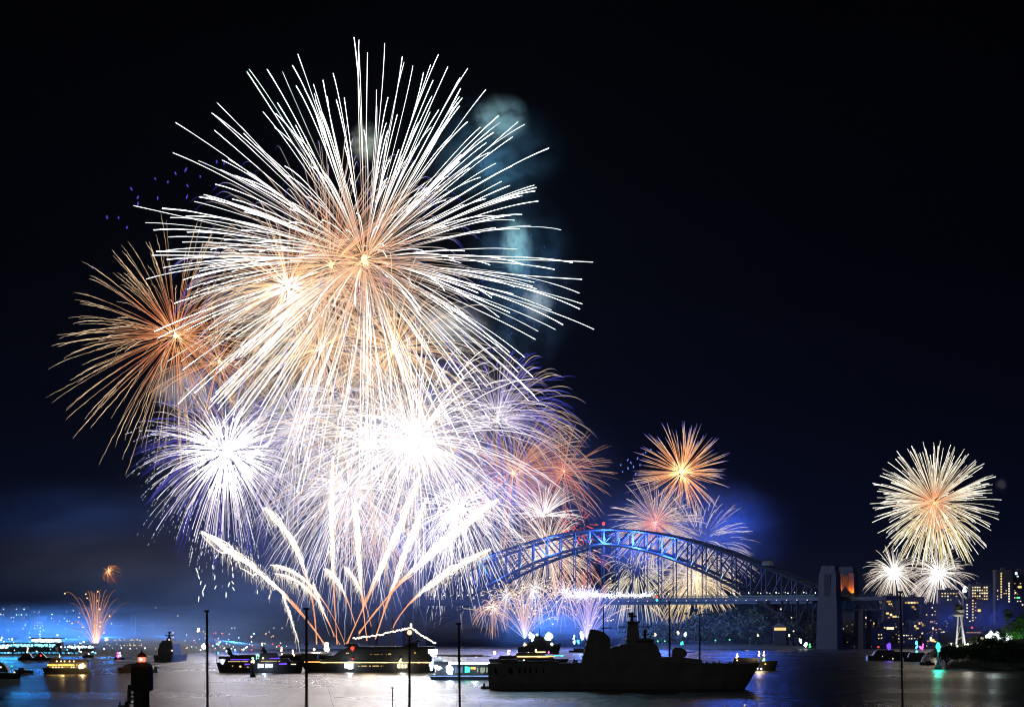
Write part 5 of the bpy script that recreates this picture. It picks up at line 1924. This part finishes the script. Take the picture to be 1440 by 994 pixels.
wharf('long wharf shed with a blazing white roof row on the left shore', 44, 86, 896, 908, 1960, glow('shed_white', (.8, .95, 1), 4), 11)
wharf('lower cyan lit wharf shed below the long white one', 8, 78, 903, 914, 1945, glow('shed_cyan', (.25, .75, 1), 2), 14)
wharf('white marquee row beside the orange fountain on the left shore', 94, 132, 906, 915, 1950, glow('shed_white', (.8, .95, 1), 4), 8, 'shore_marquee')
wharf('bright shed at the far left edge of the shore', -12, 12, 904, 917, 1935, glow('shed_white', (.8, .95, 1), 4), 5)
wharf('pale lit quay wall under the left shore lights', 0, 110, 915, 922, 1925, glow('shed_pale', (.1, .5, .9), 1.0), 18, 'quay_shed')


# ------------------------------------------------------------------ lamps along both shores
LP = {}


def shore_lamp(p, base, mt, r, label, group):
    key = (mt.name, round(r, 1))
    h = p.z - base
    if key not in LP:
        k = MB()
        k.cur = 0
        k.bar((0, 0, -6), (0, 0, -.1), .12, n=5)
        k.cur = 1
        rr = round(r, 1)
        if rr < 1.3: k.ball((0, 0, 0), rr * .8, 6, 4)
        else:
            for i in range(9):
                k.ball((RW.uniform(-.6, .6) * rr, RW.uniform(-.3, .3), RW.uniform(-.7, 1.1) * rr), rr * RW.uniform(.2, .42), 6, 4, RW.uniform(1, 1.8))
        o = k.build('shore_lamp', [M_MAST, mt])
        LP[key] = o
    else:
        o = LP[key].copy()
        COL.objects.link(o)
    o.location = p
    tag(o, label, 'lamp', group)


rl = random.Random(12)
CN = {G_CREAM.name: 'pale cream', G_YEL.name: 'yellow', G_WHITE.name: 'bright white', G_CYAN.name: 'cyan', G_BLUEW.name: 'blue white', G_RED.name: 'red', G_GREEN.name: 'green', G_GOLD.name: 'amber', G_DIM.name: 'dim amber'}


def left_lamp(px, py, mt, r):
    p = land(h_left, px, py, 1905, 4650, 4.0)
    if p is None: return
    r = r * p.y / F
    shore_lamp(p, h_left(p.x, p.y), mt, max(.4, r), CN[mt.name] + ' lamp on the hillside of the left shore', 'lamps on the left shore')


for x, y, mt, r in ((20, 861, G_YEL, 1.4), (31, 860, G_YEL, 1), (48, 860, G_YEL, 1), (55, 860, G_CREAM, 1), (81, 850, G_YEL, 1), (250, 866, G_YEL, 1.3), (279, 886, glow('lime_flare', (1, 1, .6), 4), 2.6), (286, 909, G_WHITE, 4), (307, 905, G_CYAN, 2.4), (219, 854, G_CREAM, .9),
                    (270, 852, G_CREAM, .9), (282, 852, G_YEL, .9), (299, 851, G_CREAM, .9), (310, 851, G_YEL, .9), (329, 850, G_CREAM, .9), (341, 850, G_CREAM, .9), (149, 899, G_WARM, 2.6), (386, 852, G_YEL, 1)):
    CN.setdefault(mt.name, {'lime_flare': 'large lime yellow', 'warm_lamp': 'large warm'}.get(mt.name, 'pale'))
    left_lamp(x, y, mt, r)
for i in range(30): left_lamp(rl.uniform(150, 180) if i < 12 else rl.uniform(182, 199), rl.choice((899, 900, 905, 907)), G_YEL, rl.uniform(.7, 1.3))
for i in range(70): left_lamp(rl.uniform(240, 405), 880 + 34 * rl.random() ** .7, rl.choice((G_CREAM, G_YEL, G_BLUEW, G_CREAM, G_WHITE, G_RED, G_GOLD)), rl.uniform(.7, 1.4))
for i in range(60): left_lamp(rl.uniform(0, 135), 886 + 32 * rl.random() ** .6, rl.choice((G_WHITE, G_BLUEW, G_CYAN, G_WHITE)), rl.uniform(.6, 1.8))
for i in range(28): left_lamp(rl.uniform(0, 130), rl.uniform(856, 888), rl.choice((G_CREAM, G_WHITE, G_YEL)), rl.uniform(.6, 1.1))
for i in range(16): left_lamp(145 + i * 12 + rl.uniform(-2, 2), 911 + rl.uniform(-1, 1), rl.choice((G_CREAM, G_WHITE)), rl.uniform(.7, 1.3))


def right_lamp(px, py, mt, r, lab):
    p = P(px, py, 2583 if py > 880 else 2600)
    shore_lamp(p, 1, mt, max(.4, r * p.y / F), lab, 'lamps on the right shore')


for x, y, mt, r, lab in ((953, 890, G_WARM, 2.6, 'warm flaring lamp seen between the two masts behind the warship'), (964, 893, G_BLUEW, 3.2, 'blue white flaring lamp right of the warship gun'), (959, 904, G_TEAL, 2.2, 'teal lamp low over the warship gun'), (921, 892, G_CREAM, 2.6, 'cream lamp just right of the warship bridge'),
                         (925, 901, G_GREEN, 1.6, 'green lamp right of the warship bridge'), (935, 901, G_GREEN, 1.3, 'second green lamp right of the warship bridge, nearer the gun'), (1006, 900, G_GREEN, 1.4, 'lone small green lamp on the dark wooded shore, left one'), (1026, 899, G_GREEN, 1.4, 'lone small green lamp on the dark wooded shore, right one'),
                         (1066, 893, G_CREAM, 1.8, 'cream lamp on the dark wooded shore left of the yellow pavilion'), (1110, 893, G_WARM, 2, 'warm lamp right of the yellow pavilion'), (1116, 887, G_CREAM, 1.4, 'small cream lamp above the warm lamp by the pavilion'), (1125, 901, G_WHITE, 3, 'bright white lamp at the waterside below the bridge end'),
                         (1133, 906, G_WHITE, 3.2, 'bright white lamp at the foot of a green lit bush'), (1139, 908, G_GREEN, 2.4, 'green lamp beside the bright waterside lamps'), (1113, 868, G_CREAM, 1.2, 'cream lamp in the trees under the bridge end'), (1158, 879, G_CREAM, 1.3, 'cream lamp left of the broad apartment block'), (1160, 873, G_YEL, 1.2, 'yellow lamp left of the broad apartment block'),
                         (1098, 856, G_CREAM, 1.4, 'cream lamp just under the bridge deck'), (1085, 912, G_YEL, 1.6, 'yellow lamp on the waterline below the pavilion')):
    right_lamp(x, y, mt, r, lab)
for i in range(56):
    right_lamp(rl.uniform(1165, 1345), rl.uniform(872, 911), rl.choice((G_CREAM, G_YEL, G_DIM)), rl.uniform(.4, .8), 'small lamp at the foot of the city buildings on the right shore')
# far thin tower with cross bars, left
d = 2500
m = d / F
g = P(188, 905, d)
o = thing('pylon_tower', 'thin dark lattice tower above the left shore', 'tower', tuple(g))
k = MB()
for sx in (-1, 1):
    for sy in (-1, 1):
        k.bar((sx * 2.2, sy * 2.2, -6), (sx * 1.6, sy * 1.6, (905 - 866) * m), .35, .25, 4)
for i in range(9):
    z = i * 3.3
    for a, b in (((-1, -1), (1, -1)), ((1, -1), (1, 1)), ((1, 1), (-1, 1)), ((-1, 1), (-1, -1))):
        k.bar((a[0] * 2, a[1] * 2, z), (b[0] * 2, b[1] * 2, z + 3.3), .18, n=4)
k.build('lattice', M_STEEL, o)
k = MB()
k.box(-8 * m, 8 * m, -.4, .4, 8 * m, 9 * m)
k.box(-6 * m, 6 * m, -.4, .4, 16 * m, 17 * m)
k.build('cross_arms', M_STEEL, o)
